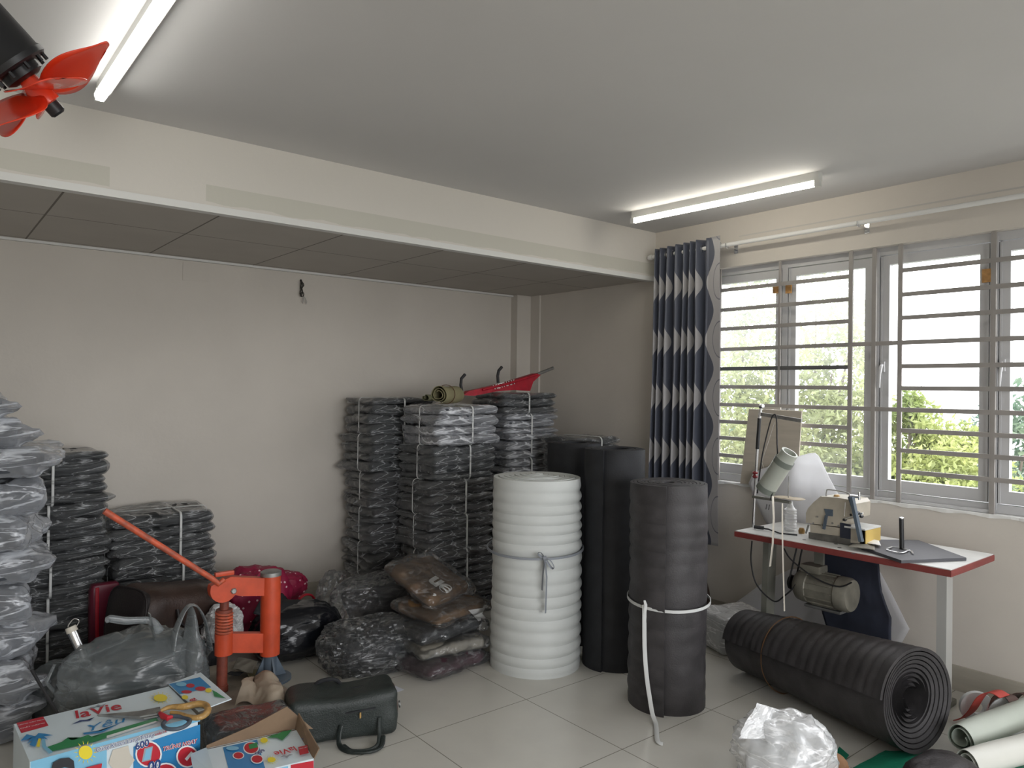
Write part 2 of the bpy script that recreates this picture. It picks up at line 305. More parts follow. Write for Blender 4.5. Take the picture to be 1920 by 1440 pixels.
class MB:
    def __init__(s): s.v = []; s.f = []; s.n = 0
    def add(s, v, f):
        v = np.asarray(v, float); s.v.append(v); s.f += [[i+s.n for i in q] for q in f]; s.n += len(v); return s
    def box(s, a, b):
        (x0, y0, z0), (x1, y1, z1) = a, b
        v = [(x, y, z) for x in (x0, x1) for y in (y0, y1) for z in (z0, z1)]
        return s.add(v, [(0, 1, 3, 2), (4, 6, 7, 5), (0, 4, 5, 1), (2, 3, 7, 6), (0, 2, 6, 4), (1, 5, 7, 3)])
    def bbox(s, a, b, bev=.004):
        a = np.minimum(a, b)*1.0; b2 = np.maximum(a, b); c = (a+b2)/2; h = (b2-a)/2
        v, f = roundbox((3, 3, 3), h, min(bev, min(h)*.9)); return s.add(v+c, f)
    def bar(s, p, q, wx, wz, up=(0, 0, 1)):
        p = Vector(p); q = Vector(q); d = (q-p).normalized(); up = Vector(up)
        sd = d.cross(up)
        if sd.length < 1e-4: sd = d.cross(Vector((1, 0, 0)))
        sd.normalize(); up = sd.cross(d); sd = sd*wx/2; up = up*wz/2
        v = [tuple(b+i*sd+j*up) for b in (p, q) for i, j in ((-1, -1), (1, -1), (1, 1), (-1, 1))]
        return s.add(v, [(0, 3, 2, 1), (4, 5, 6, 7)]+[(i, (i+1) % 4, (i+1) % 4+4, i+4) for i in range(4)])
    def tube(s, pts, r, n=10, cap=True, flat=None):
        pts = [Vector(p) for p in pts]; N = len(pts); rs = list(r) if hasattr(r, '__len__') else [r]*N
        if 5 <= N <= 13 and flat != 0:
            pts = smooth_pts(pts, 4); rs = list(np.interp(np.linspace(0, N-1, len(pts)), range(N), rs)); N = len(pts)
        up = Vector((0, 0, 1)); V_ = []; prev = None
        for i, p in enumerate(pts):
            d = (pts[min(i+1, N-1)]-pts[max(i-1, 0)]); d = d.normalized() if d.length > 1e-9 else Vector((0, 0, 1))
            if prev is None:
                a = d.cross(up); a = a if a.length > 1e-3 else d.cross(Vector((1, 0, 0)))
            else: a = prev-d*prev.dot(d)
            a.normalize(); prev = a; b = d.cross(a)
            for k in range(n):
                t = 2*math.pi*k/n
                fa, fb = (1, 1) if flat is None else flat
                V_.append(tuple(p+a*(math.cos(t)*rs[i]*fa)+b*(math.sin(t)*rs[i]*fb)))
        fs = [(i*n+k, i*n+(k+1) % n, (i+1)*n+(k+1) % n, (i+1)*n+k) for i in range(N-1) for k in range(n)]
        if cap: fs += [tuple(range(n))[::-1], tuple((N-1)*n+k for k in range(n))]
        return s.add(V_, fs)
    def prism(s, pts, off):
        pts = [Vector(p) for p in pts]; off = Vector(off); n = len(pts)
        v = [tuple(p) for p in pts]+[tuple(p+off) for p in pts]
        return s.add(v, [tuple(range(n))[::-1], tuple(range(n, 2*n))]+[(i, (i+1) % n, (i+1) % n+n, i+n) for i in range(n)])
    def lathe(s, prof, c, axis=(0, 0, 1), n=24):
        """prof: (radius, distance along the axis)"""
        ax = Vector(axis).normalized(); a = ax.cross(Vector((0, 0, 1)))
        a = a.normalized() if a.length > 1e-3 else Vector((1, 0, 0)); b = ax.cross(a); c = Vector(c); V_ = []
        for r, h in prof:
            for k in range(n):
                t = 2*math.pi*k/n; V_.append(tuple(c+ax*h+a*(r*math.cos(t))+b*(r*math.sin(t))))
        fs = [(i*n+k, i*n+(k+1) % n, (i+1)*n+(k+1) % n, (i+1)*n+k) for i in range(len(prof)-1) for k in range(n)]
        return s.add(V_, fs)
    def arr(s): return np.vstack(s.v)
    def build(s, name, m, parent=None, smooth=True, label=None): return mesh(name, s.arr(), s.f, m, parent, smooth, label)
def boxgrid(n):
    nx, ny, nz = n; idx = {}; V_ = []; F_ = []
    def vid(i, j, k):
        q = (i, j, k)
        if q not in idx: idx[q] = len(V_); V_.append((2*i/nx-1, 2*j/ny-1, 2*k/nz-1))
        return idx[q]
    for i in range(nx):
        for j in range(ny):
            F_.append((vid(i, j, 0), vid(i, j+1, 0), vid(i+1, j+1, 0), vid(i+1, j, 0))); F_.append((vid(i, j, nz), vid(i+1, j, nz), vid(i+1, j+1, nz), vid(i, j+1, nz)))
    for i in range(nx):
        for k in range(nz):
            F_.append((vid(i, 0, k), vid(i+1, 0, k), vid(i+1, 0, k+1), vid(i, 0, k+1))); F_.append((vid(i, ny, k), vid(i, ny, k+1), vid(i+1, ny, k+1), vid(i+1, ny, k)))
    for j in range(ny):
        for k in range(nz):
            F_.append((vid(0, j, k), vid(0, j, k+1), vid(0, j+1, k+1), vid(0, j+1, k))); F_.append((vid(nx, j, k), vid(nx, j+1, k), vid(nx, j+1, k+1), vid(nx, j, k+1)))
    return np.array(V_), F_
def roundbox(n, h, r):
    V_, F_ = boxgrid(n); h = np.array(h, float); P = V_*h; core = np.clip(P, -(h-r), h-r); d = P-core
    L = np.linalg.norm(d, axis=1, keepdims=True); L[L == 0] = 1
    return core+np.where(np.linalg.norm(d, axis=1, keepdims=True) > 0, d/L*r, 0), F_
def hsh(i, j, k, s):
    n = (i*374761393+j*668265263+k*2147483647+s*1274126177) & 0xffffffff
    n = ((n ^ (n >> 13))*1274126177) & 0xffffffff
    return ((n ^ (n >> 16)) & 0xffff)/32767.5-1
def noise(P, sc_=1, seed=0):
    P = np.asarray(P, float)*sc_+seed*17.31+1000; I = np.floor(P).astype(np.int64); f = P-I; f = f*f*(3-2*f); o = 0
    for a in (0, 1):
        for b in (0, 1):
            for c in (0, 1):
                wgt = (f[:, 0] if a else 1-f[:, 0])*(f[:, 1] if b else 1-f[:, 1])*(f[:, 2] if c else 1-f[:, 2])
                o = o+wgt*hsh(I[:, 0]+a, I[:, 1]+b, I[:, 2]+c, seed)
    return o
def ridg(P, sc_=1, seed=0, oc=3):
    o = 0; a = 1; t = 0
    for k in range(oc): o = o+a*(1-2*np.abs(noise(P, sc_*2**k, seed+k))); t += a; a *= .5
    return o/t
def nrm(V_, F_):
    N = np.zeros_like(V_); F4 = np.array([f if len(f) == 4 else (*f, f[-1]) for f in F_])
    a = V_[F4[:, 2]]-V_[F4[:, 0]]; b = V_[F4[:, 3]]-V_[F4[:, 1]]
    same = F4[:, 2] == F4[:, 3]; b[same] = V_[F4[same, 2]]-V_[F4[same, 1]]
    n = np.cross(a, b)
    for k in range(4): np.add.at(N, F4[:, k], n)
    L = np.linalg.norm(N, axis=1, keepdims=True); L[L == 0] = 1; return N/L
def ico(sub):
    bm = bmesh.new(); bmesh.ops.create_icosphere(bm, subdivisions=sub, radius=1)
    V_ = np.array([v.co[:] for v in bm.verts]); F_ = [tuple(v.index for v in f.verts) for f in bm.faces]; bm.free(); return V_, F_
def blob(c, h, seed=0, amp=.12, sc_=3, sub=5, sq=.75, flatz=None, oc=4, rz=0):
    """a lumpy bag: c centre, h half sizes; amp crumple relative; flatz = lowest z"""
    V_, F_ = ico(sub); V_ = np.sign(V_)*np.abs(V_)**sq
    V_ = V_*(1+amp*ridg(V_, sc_, seed, oc)+amp*.8*noise(V_, 1.3, seed+9))[:, None]
    V_ = V_*np.array(h); c_, s_ = math.cos(rz), math.sin(rz)
    V_ = np.stack([V_[:, 0]*c_-V_[:, 1]*s_, V_[:, 0]*s_+V_[:, 1]*c_, V_[:, 2]], 1)+np.array(c)
    if flatz is not None: V_[:, 2] = np.maximum(V_[:, 2], flatz+.002*(1+noise(V_, 20, 3)))
    return V_, F_
def px(lst, ax, val): return [at(a, b, ax, val) for a, b in lst]
def struct(o): o['kind'] = 'structure'; return o
# ------------------------------------------------------------------ the room
struct(MB().box((XL-.2, YR-.2, -.15), (XW+.15, YB+.15, 0)).build('floor', 'floor', smooth=False))
struct(MB().box((XL-.2, YR-.2, ZC), (XW+.3, YF+.2, ZC+.12)).build('ceiling', 'ceil', smooth=False))
struct(MB().box((XL-.2, YF+.03, ZS), (XW, YB+.1, ZS+.02)).build('ceiling', 'soffit', smooth=False))
b = MB().box((XL-.2, YF, ZS), (XW, YF+.03, ZC)); struct(b.build('trim_1', 'beam', smooth=False))
struct(MB().box((XL-.2, YF-.006, ZS-.012), (XW, YF+.045, ZS+.02)).build('trim_2', 'trimw', smooth=False))
struct(MB().box((XL-.2, YB, -.1), (XW+.1, YB+.15, ZC)).build('wall_back', 'plaster', smooth=False))
b = MB()
b.box((XW, YR-.2, -.1), (XW+.15, YB+.1, WZ0)).box((XW, YR-.2, WZ1), (XW+.15, YB+.1, ZC)).box((XW, WY1, WZ0), (XW+.15, YB+.1, WZ1)).box((XW, YR-.2, WZ0), (XW+.15, WY0, WZ1))
struct(b.build('wall_right', 'plaster', smooth=False))
struct(MB().box((XL-.2, YR-.2, -.1), (XL, YB+.1, ZC)).build('wall_left', 'plaster', smooth=False))
b = MB(); b.box((XL, YR-.15, 0), (XW, YR, .6)).box((XL, YR-.15, 2.5), (XW, YR, ZC)).box((XL, YR-.15, .6), (-1.0, YR, 2.5)).box((3.6, YR-.15, .6), (XW, YR, 2.5))
struct(b.build('wall_front', 'plaster', smooth=False))
# pilaster in the far corner, skirting, back-wall edge strip
struct(MB().box((4.09, YB-.085, 0), (XW, YB, ZS)).box((XW-.018, YB-.20, 0), (XW, YB-.085, ZS)).build('trim_3', 'plaster', smooth=False))
struct(MB().box((XL, YB-.012, 0), (4.09, YB, .13)).build('baseboard_back', 'base_tile', smooth=False))
struct(MB().box((XW-.012, YR, 0), (XW, YB-.2, .13)).build('baseboard_right', 'base_tile', smooth=False))
struct(MB().box((XL, YB-.03, ZS-.014), (4.09, YB, ZS)).build('trim_4', 'trimw', smooth=False))
# sill ledge with a chipped edge
ys = np.linspace(WY0, WY1, 120); V_ = []
for y in ys:
    e = .006*math.sin(y*31)+.005*noise(np.array([[y*9, 0, 0]]), 1, 4)[0]
    V_ += [(XW-.004-abs(e), y, WZ0-.012+e*.7), (XW-.004-abs(e)*.5, y, WZ0+.004), (XW+.15, y, WZ0+.006), (XW+.15, y, WZ0-.012)]
F_ = [(4*i+k, 4*i+(k+1) % 4, 4*i+4+(k+1) % 4, 4*i+4+k) for i in range(119) for k in range(4)]
struct(mesh('trim_5', V_, F_, 'trimw', None, False))
# ---- window frame: one fixed frame and its casements
XG = XW+.075
def yg(p, q=700): return at(p, q, 'x', XG).y
fw = MB(); fw.box((XG-.02, WY0, WZ0+.006), (XG+.04, WY1, WZ0+.05)); fw.box((XG-.02, WY0, WZ1-.045), (XG+.04, WY1, WZ1)); fw.box((XG-.02, WY1-.04, WZ0), (XG+.04, WY1, WZ1)); fw.box((XG-.02, WY0, WZ0), (XG+.04, WY0+.04, WZ1))
mull = [yg(1474), yg(1645), yg(1866), yg(2180), yg(2600)]
for y in mull: fw.box((XG-.025, y-.018, WZ0+.02), (XG+.04, y+.018, WZ1-.02))
WIN = struct(mesh('window_1', fw.arr(), fw.f, 'alu', None, False))
edges = [WY1-.04]+mull+[WY0+.04]
for i in range(len(edges)-1):
    y1, y0 = edges[i]-.02, edges[i+1]+.02; z0, z1 = WZ0+.055, WZ1-.05; t_ = .05; s = MB()
    s.box((XG-.012, y0, z0), (XG+.03, y1, z0+t_+.015)).box((XG-.012, y0, z1-t_), (XG+.03, y1, z1)).box((XG-.012, y0, z0+t_+.015), (XG+.03, y0+t_, z1-t_)).box((XG-.012, y1-t_, z0+t_+.015), (XG+.03, y1, z1-t_))
    s.box((XG-.02, y0+.004, z0+.004), (XG-.012, y0+.014, z1-.004)).box((XG-.02, y1-.014, z0+.004), (XG-.012, y1-.004, z1-.004))
    sa = mesh('window_sash', s.arr(), s.f, 'alu', WIN, False)
    g = MB().box((XG+.008, y0+t_-.004, z0+t_), (XG+.011, y1-t_+.004, z1-t_+.004)); mesh('window_pane', g.arr(), g.f, 'glass_d' if i < 2 else 'glass', sa, False)
    if i in (2, 3):                                       # a lever handle on the stile
        yh = y1-.02; zh = 1.70
        h = MB().box((XG-.03, yh-.012, zh-.03), (XG-.012, yh+.012, zh+.03)); h.tube([(XG-.035, yh, zh+.01), (XG-.055, yh-.004, zh), (XG-.058, yh, zh-.04), (XG-.052, yh+.006, zh-.12)], [.009, .01, .008, .006], 8)
        mesh('window_handle', h.arr(), h.f, 'alu', sa)
for p, q in ((1455, 540), (1479, 540), (1850, 517)):
    c = at(p, q, 'x', XG-.02); g = MB().box((c.x-.006, c.y-.022, c.z-.035), (c.x, c.y+.02, c.z+.035)); mesh('tape_piece', g.arr(), g.f, 'tape', WIN, False, 'brown tape stuck on the frame')
g = MB().box((XG-.06, yg(1500, 1000), WZ0+.006), (XG-.02, yg(1870), WZ0+.02)); struct(mesh('trim_6', g.arr(), g.f, 'alu', None, False))
# ---- security grille
XB = XW+.012
GR = thing('window_grille', 'cream-painted steel security grille of flat bars across the whole window', 'window grille', (XB, 1.6, WZ0))
def yb(p, q=700): return at(p, q, 'x', XB).y
vb = {p: yb(p) for p in (1461, 1594, 1638, 1687, 1862)}
vv = list(vb.values())+[vb[1461]+.45, vb[1862]-.44, vb[1862]-.62, vb[1862]-.8, vb[1862]-1.25]
for k, y in enumerate(vv):
    if y > WY1 or y < WY0: continue
    g = MB().bbox((XB-.007, y-(.008 if k == 0 else .0125), WZ0+.004), (XB+.007, y+(.008 if k == 0 else .0125), WZ1-.004), .002); mesh('upright_bar', g.arr(), g.f, 'grille', GR, True)
zs = [2.235, 2.10, 1.97, 1.832, 1.70, 1.578, 1.458, 1.343, 1.232, 1.115]
for i, z in enumerate(zs):
    thr = i in (3, 6)
    segs = [(WY0+.01, WY1-.01)] if thr else [(vb[1594], WY1-.01), (vb[1862]-.62, vb[1687])]
    for j, (a_, b_) in enumerate(segs):
        dk = (i == 4 and j == 0)
        g = MB().bbox((XB-.006, a_, z-.0125), (XB+.006, b_, z+.0125), .002)
        mesh('cross_bar', g.arr(), g.f, 'grille_dark' if dk else 'grille', GR, True, 'bar with bare dark steel' if dk else None)
# ------------------------------------------------------------------ tube lights
def tube_light(p0, p1, mt, label, off, tr=.0155):
    p0 = Vector(p0); p1 = Vector(p1); d = (p1-p0).normalized(); sd = d.cross(Vector((0, 0, 1)))
    T = thing('tube_light', label, 'ceiling light', (p0.x, p0.y, ZC))
    MB().bar(p0+Vector((0, 0, ZC-.022-p0.z)), p1+Vector((0, 0, ZC-.022-p1.z)), .045, .044).build('housing', 'housing', T, False)
    q0 = p0+sd*off; q1 = p1+sd*off; q0.z = q1.z = ZC-.062
    MB().tube([q0+d*.02, q0+d*.03, q1-d*.03, q1-d*.02], [tr*.8, tr, tr, tr*.8], 18).build('light_tube', mt, T)
    for q, s_ in ((q0, 1), (q1, -1)):
        MB().bar(q-d*s_*.006, q+d*s_*.02, .03, .034).bar(q-d*s_*.003+Vector((0, 0, .02)), q+d*s_*.012+Vector((0, 0, .02)), .025, .03).build('lamp_holder', 'housing', T, False)
    return T
def cz(p, q, z=ZC-.05): return at(p, q, 'z', z)
tube_light(cz(193, 180), cz(193, 180)+Vector((0, -1.22, 0)), 'tube_w', 'lit fluorescent tube batten on the ceiling at upper left, behind the red fan', .014, .021)
tube_light(cz(1188, 412), cz(1538, 340)+Vector((0, 0, 0)), 'tube', 'lit fluorescent tube batten on the ceiling above the window', .012)
# ------------------------------------------------------------------ fan (black motor, red blades) hanging in from the upper left
hub = CAM+(f_+RR*((73-960)/F)-UU*((172-720)/F))*1.62
vw = (hub-CAM).normalized(); tip = CAM+(f_+RR*((203-960)/F)-UU*((84-720)/F))*1.62
e1 = (tip-hub); e1 = (e1-vw*e1.dot(vw)).normalized(); ax = vw.cross(e1); ax = ax if ax.dot(UU) < 0 else -ax; ax = (ax-vw*.06).normalized()   # axis, motor -> nose
e1 = (e1-ax*e1.dot(ax)).normalized(); e2 = ax.cross(e1)
FAN = thing('wall_fan', 'black-bodied electric fan with red plastic blades at the upper left corner', 'fan', tuple(hub))
MB().lathe([(0, -.30), (.05, -.29), (.062, -.26), (.066, -.075), (.070, -.07), (.070, -.058), (.066, -.054), (.0, -.05)], hub, ax, 32).build('motor_body', 'blackpl', FAN)
g = MB().lathe([(0, -.055), (.042, -.055), (.042, -.036), (.030, -.03), (0, -.03)], hub, ax, 24)
for k in range(10):
    t = k*math.pi/5; q = hub+e1*(.06*math.cos(t))+e2*(.06*math.sin(t)); g.bar(q-ax*.056, q-ax*.040, .008, .005)
g.build('motor_collar', 'blackpl', FAN)
MB().tube([hub-ax*.04, hub-ax*.01], .006, 10).build('shaft', 'steel', FAN)
MB().lathe([(0, -.035), (.018, -.035), (.021, -.02), (.026, .0), (.026, .028), (.0, .034)], hub, ax, 20).build('hub', 'red_blade', FAN)
MB().lathe([(0, .03), (.017, .03), (.017, .052), (.012, .056), (0, .056)], hub, ax, 20).build('lock_nut', 'blackpl', FAN)
for k in range(5):
    t0 = k*2*math.pi/5; V_ = []; nr, nc = 14, 8
    for i in range(nr+1):
        s = i/nr; r = .018+.165*s; wd = .018+.062*math.sin(math.pi*min(1, s*.92+.03))**.8*(1-.55*s*s*s)
        for j in range(nc+1):
            q = j/nc*2-1; tang = q*wd+.035*s*s; lift = -q*wd*.55*(1-.55*s)+.006*math.sin(s*3)
            d1 = e1*math.cos(t0)+e2*math.sin(t0); d2 = ax.cross(d1)
            V_.append(tuple(hub+d1*(r-abs(q)**3*.015*s)+d2*tang+ax*lift))
    fs = [(i*(nc+1)+j, (i+1)*(nc+1)+j, (i+1)*(nc+1)+j+1, i*(nc+1)+j+1) for i in range(nr) for j in range(nc)]
    V_ = np.array(V_); N = nrm(V_, fs); n0 = len(V_)
    V2 = np.vstack([V_, V_-N*.0022]); f2 = fs+[tuple(n0+i for i in reversed(q)) for q in fs]
    bd = [(j) for j in range(nc)]; 
    for j in range(nc): f2 += [(j, j+1, n0+j+1, n0+j), (nr*(nc+1)+j+1, nr*(nc+1)+j, n0+nr*(nc+1)+j, n0+nr*(nc+1)+j+1)]
    for i in range(nr): f2 += [((i+1)*(nc+1), i*(nc+1), n0+i*(nc+1), n0+(i+1)*(nc+1)), (i*(nc+1)+nc, (i+1)*(nc+1)+nc, n0+(i+1)*(nc+1)+nc, n0+i*(nc+1)+nc)]
    mesh('blade', V2, f2, 'red_blade', FAN, 'all')
q = hub-ax*.28; g = MB().tube([q, q+Vector((-.12, .02, .1)), (q.x-.16, q.y+.02, ZC)], .014, 10).lathe([(0, 0), (.05, 0), (.05, .015), (0, .015)], (q.x-.16, q.y+.02, ZC-.016), (0, 0, 1), 20)
g.build('hanger', 'blackpl', FAN)
# ------------------------------------------------------------------ curtain, rod
XC = 4.16; cy1 = 3.46; cy0 = 2.90; czt = 2.565; czb = .51
def curtain():
    nu, nv = 260, 90; V_ = []; uv = []
    # fold positions: tight on the left, wide at the right end
    L = 0; pts = []
    for i in range(nu+1):
        s = i/nu; fo = 9*s**.84+.22*math.sin(s*11); ph = 2*math.pi*fo; a_ = .030+.006*s
        y = cy1-(cy1-cy0)*s; x = XC-.022+a_*math.sin(ph)
        if s > .78: k = min(1, (s-.78)/.05); x = x*(1-k)+(XC-.034)*k
        pts.append((x, y, s))
    us = [0]
    for a, b in zip(pts, pts[1:]): us.append(us[-1]+math.hypot(b[0]-a[0], b[1]-a[1]))
    for j in range(nv+1):
        v = j/nv; z = czt-(czt-czb)*v; fl_ = 1+.35*v
        for i, (x, y, s) in enumerate(pts):
            zz = z+(.02*s if v > .98 else 0)+(.018*(s-.3) if j < 2 else 0)
            V_.append((XC+(x-XC)*(1+.25*v), y+(.035*(1-s)-.012*s)*v+.004*math.sin(v*9+s*20), zz)); uv.append((s, z))
    fs = [(j*(nu+1)+i, (j+1)*(nu+1)+i, (j+1)*(nu+1)+i+1, j*(nu+1)+i+1) for j in range(nv) for i in range(nu)]
    return V_, fs, uv, us[-1]
V_, fs, uv, UL = curtain()
cm = mat('patterned_curtain', (.06, .07, .10), .42, sheen=.3); t = cm.node_tree; bb = t.nodes['Principled BSDF']
u = nd(t, 'ShaderNodeUVMap'); s = nd(t, 'ShaderNodeSeparateXYZ'); t.links.new(u.outputs[0], s.inputs[0])
def mth(op, a, b=None, cl=False):
    n = nd(t, 'ShaderNodeMath', operation=op, use_clamp=cl)
    for i, x in enumerate((a, b)):
        if x is None: continue
        if isinstance(x, (int, float)): n.inputs[i].default_value = x
        else: t.links.new(x, n.inputs[i])
    return n.outputs[0]
TP = .385
S_ = s.outputs[0]; czn = mth('COSINE', mth('MULTIPLY', mth('SUBTRACT', s.outputs[1], 2.275), 2*math.pi/TP))
fo = mth('ADD', mth('MULTIPLY', mth('POWER', S_, .84), 9), mth('MULTIPLY', mth('SINE', mth('MULTIPLY', S_, 11)), .22))
dist = mth('ABSOLUTE', mth('SUBTRACT', mth('FRACT', mth('ADD', fo, .82)), .5))          # 0 on the ridge of each fold
loz = mth('LESS_THAN', dist, mth('MULTIPLY', mth('ADD', czn, .30), .30))
notband = mth('LESS_THAN', S_, .77)
edge = mth('GREATER_THAN', mth('ADD', S_, mth('MULTIPLY', czn, .055)), .865)
ring_z = mth('SUBTRACT', mth('FRACT', mth('ADD', mth('DIVIDE', mth('SUBTRACT', s.outputs[1], 2.275), TP), 50.5)), .5)
rr = mth('SQRT', mth('ADD', mth('POWER', mth('MULTIPLY', ring_z, TP*.42), 2), mth('POWER', mth('MULTIPLY', mth('SUBTRACT', S_, 1.0), .56), 2)))
ring = mth('LESS_THAN', mth('ABSOLUTE', mth('SUBTRACT', rr, .050)), .0018)
silver = mth('MAXIMUM', mth('MULTIPLY', loz, notband), edge)
silver = mth('SUBTRACT', silver, mth('MULTIPLY', mth('MULTIPLY', ring, edge), .7), True)
mx = nd(t, 'ShaderNodeMix', data_type='RGBA'); t.links.new(silver, mx.inputs[0]); mx.inputs[6].default_value = (.062, .070, .098, 1); mx.inputs[7].default_value = (.34, .33, .335, 1)
t.links.new(mx.outputs[2], bb.inputs['Base Color'])
CUR = thing('curtain', 'slate-blue grommet curtain with silver diamonds hanging left of the window', 'curtain', (XC, 3.2, czb))
o = mesh('curtain_cloth', V_, fs, cm, CUR, 'all'); uvl = o.data.uv_layers.new(name='UVMap')
for lp in o.data.loops: uvl.data[lp.index].uv = uv[lp.vertex_index]
sol = o.modifiers.new('thick', 'SOLIDIFY'); sol.thickness = .0015
ZR = 2.515
for y in (2.93, 2.985, 3.06, 3.13, 3.19, 3.25, 3.31, 3.37, 3.43):
    g = MB(); th = [2*math.pi*k/20 for k in range(21)]
    g.tube([(XC+.0, y+.012*math.cos(a)*0, ZR)+Vector((.024*math.cos(a), 0, .024*math.sin(a))) if False else Vector((XC+.024*math.cos(a), y, ZR+.024*math.sin(a))) for a in th], .005, 6, False)
    g.build('eyelet', 'chrome', CUR)
ROD = thing('curtain_rod', 'long white curtain rod on steel brackets above the window', 'curtain rod', (XC, 1.5, ZR))
MB().tube([(XC, 3.50, ZR), (XC, -.4, ZR)], .0135, 14).build('rod', 'trimw', ROD)
g = MB()
g.tube([(XC, 3.50, ZR), (XC, 3.515, ZR), (XC, 3.54, ZR), (XC, 3.552, ZR)], [.018, .022, .016, .004], 14).build('finial', 'trimw', ROD)
for p in (2.87, at(1610, 432, 'x', XC).y, .8):
    g = MB().box((XW-.004, p-.014, ZR-.045), (XW, p+.014, ZR+.02)); g.bar((XW-.004, p, ZR-.02), (XC, p, ZR-.018), .016, .006); g.tube([(XC-.02, p, ZR+.008), (XC-.014, p, ZR-.014), (XC, p, ZR-.02), (XC+.014, p, ZR-.014), (XC+.02, p, ZR+.008)], .0045, 8)
    g.build('bracket', 'chrome', ROD, True)
g = MB().box((XW-.0015, -.5, 2.578), (XW, 2.85, 2.586)); o = g.build('surface_cable', 'wire_w', None, False); tag(o, 'thin white cable running along the wall just above the curtain rod', 'cable')
# ------------------------------------------------------------------ wall oddments
WR = thing('loose_wiring', 'dirty loose wires poking out of the back wall under the low ceiling', 'wires', tuple(at(568, 545, 'y', YB)))
g = MB()
c = at(566, 530, 'y', YB-.02)
for k in range(5):
    q = [c+Vector((random.uniform(-.012, .012), random.uniform(-.01, .01), -.02*j)) for j in range(6)]; g.tube(q, .0035, 6)
g.tube([c+Vector((0, .02, .02)), c], .008, 6); g.build('wire_bunch', 'wire', WR)
c2 = at(571, 556, 'y', YB-.02); g = MB()
g.tube([c2+Vector((0, 0, 0)), c2+Vector((-.022, 0, -.035)), c2+Vector((-.012, 0, -.05)), c2], .0025, 6); g.tube([c2, c2+Vector((.018, 0, -.035)), c2+Vector((.012, 0, -.055)), c2+Vector((.004, 0, -.03))], .0025, 6)
g.build('wire_loop', 'wire_w', WR)
a = at(343, 491, 'y', YB-.001); b_ = at(392, 530, 'y', YB-.001)
o = MB().box((a.x, YB-.004, b_.z), (b_.x, YB, a.z)).build('wall_cover_plate', 'plaster', None, False); tag(o, 'square plaster-coloured cover plate on the back wall below the low ceiling', 'cover plate')
# ------------------------------------------------------------------ packages and bundles
LX, LY, LH = .25, .21, .028     # half sizes of one wrapped garment
PKG = []
def garment_variant(seed, fm, gm, fr=.05, lh=.028, crump=1.0):
    """one folded garment and the bag around it, local coordinates; returns the two meshes"""
    rs = random.Random(seed)
    def sag(V_): return (.011*crump*noise(np.column_stack([V_[:, 0], V_[:, 1], 0*V_[:, 0]]), 5, seed+5)+.008*noise(np.column_stack([V_[:, 0], V_[:, 1], 0*V_[:, 0]]), 11, seed+6))
    V_, F_ = roundbox((26, 22, 8), (LX, LY, lh), min(.026, lh*.9))
    V_ = V_+nrm(V_, F_)*(.008*ridg(V_*np.array([1, 1, 3]), 8, seed)+.006*noise(V_*np.array([1, 1, 4]), 12, seed+3))[:, None]
    V_[:, 2] += sag(V_)
    me = bpy.data.meshes.new('garment'); me.from_pydata(V_.tolist(), [], F_); me.polygons.foreach_set('use_smooth', [True]*len(F_)); me.materials.append(M[gm])
    V_, F_ = roundbox((46, 40, 12), (LX+.007, LY+.007, lh+.007), min(.034, lh))
    sg = sag(V_)
    # the loose skirt of the bag: around mid height the side runs out past the garment, waves and folds
    ang = np.column_stack([V_[:, 0]*9, V_[:, 1]*9, 0*V_[:, 0]])
    mid = (.45 if crump < 1.5 else 1.1)*noise(ang, .5, seed+31)
    zrel = V_[:, 2]/(lh+.007)-mid; rim = (1-zrel**2).clip(0, 1)**(3 if crump < 1.5 else 5)
    outx = np.where(np.abs(V_[:, 0]) > LX-.02, np.sign(V_[:, 0]), 0); outy = np.where(np.abs(V_[:, 1]) > LY-.02, np.sign(V_[:, 1]), 0)
    ext = fr*((.35 if crump < 1.5 else .1)+1.1*noise(ang, .7, seed+11)).clip(.02, 1.5)
    V_[:, 0] += outx*rim*ext*np.where(outx < 0, 1.0, .45 if crump < 1.5 else 1.0); V_[:, 1] += outy*rim*ext*.5
    wav = rim*np.maximum(np.abs(outx), np.abs(outy))*.02*noise(ang, 1.3, seed+21)
    V_ = V_+nrm(V_, F_)*crump*(.006*ridg(V_*np.array([1, 1, 2.5]), 11, seed+2)+.003*noise(V_, 40, seed+3)+(.012*ridg(V_, 6, seed+8) if crump > 1.5 else 0))[:, None]
    V_[:, 2] += sg+wav
    mf = bpy.data.meshes.new('bag_film'); mf.from_pydata(V_.tolist(), [], F_); mf.polygons.foreach_set('use_smooth', [True]*len(F_)); mf.materials.append(M[fm])
    return me, mf, V_[:, 2].max()-V_[:, 2].min()
VAR = {'dark': [garment_variant(i*7+1, 'film', 'fab_dark') for i in range(6)],
       'grey': [garment_variant(i*7+101, 'film', 'fab_grey', .06) for i in range(6)],
       'lit': [garment_variant(i*7+201, 'film_lit', 'fab_lit', .05) for i in range(4)],
       'pile': [garment_variant(i*7+301, 'film_p', 'fab_lit', .11, .06, 1.9) for i in range(7)]}
def loop_pts(c, w_, h_, axis, n=6, r=.03):
    P = []
    for sx_, sz in ((1, 1), (-1, 1), (-1, -1), (1, -1)):
        for k in range(n+1):
            a = math.pi/2*k/n
            ca, sa = math.cos(a), math.sin(a)
            if (sx_, sz) in ((-1, 1), (1, -1)): ca, sa = sa, ca
            P.append((sx_*(w_-r)+sx_*r*ca, sz*(h_-r)+sz*r*sa))
    P.append(P[0])
    return [Vector((c[0]+(p if axis == 'x' else 0), c[1]+(p if axis == 'y' else 0), c[2]+q)) for p, q in P]
bc = [0]
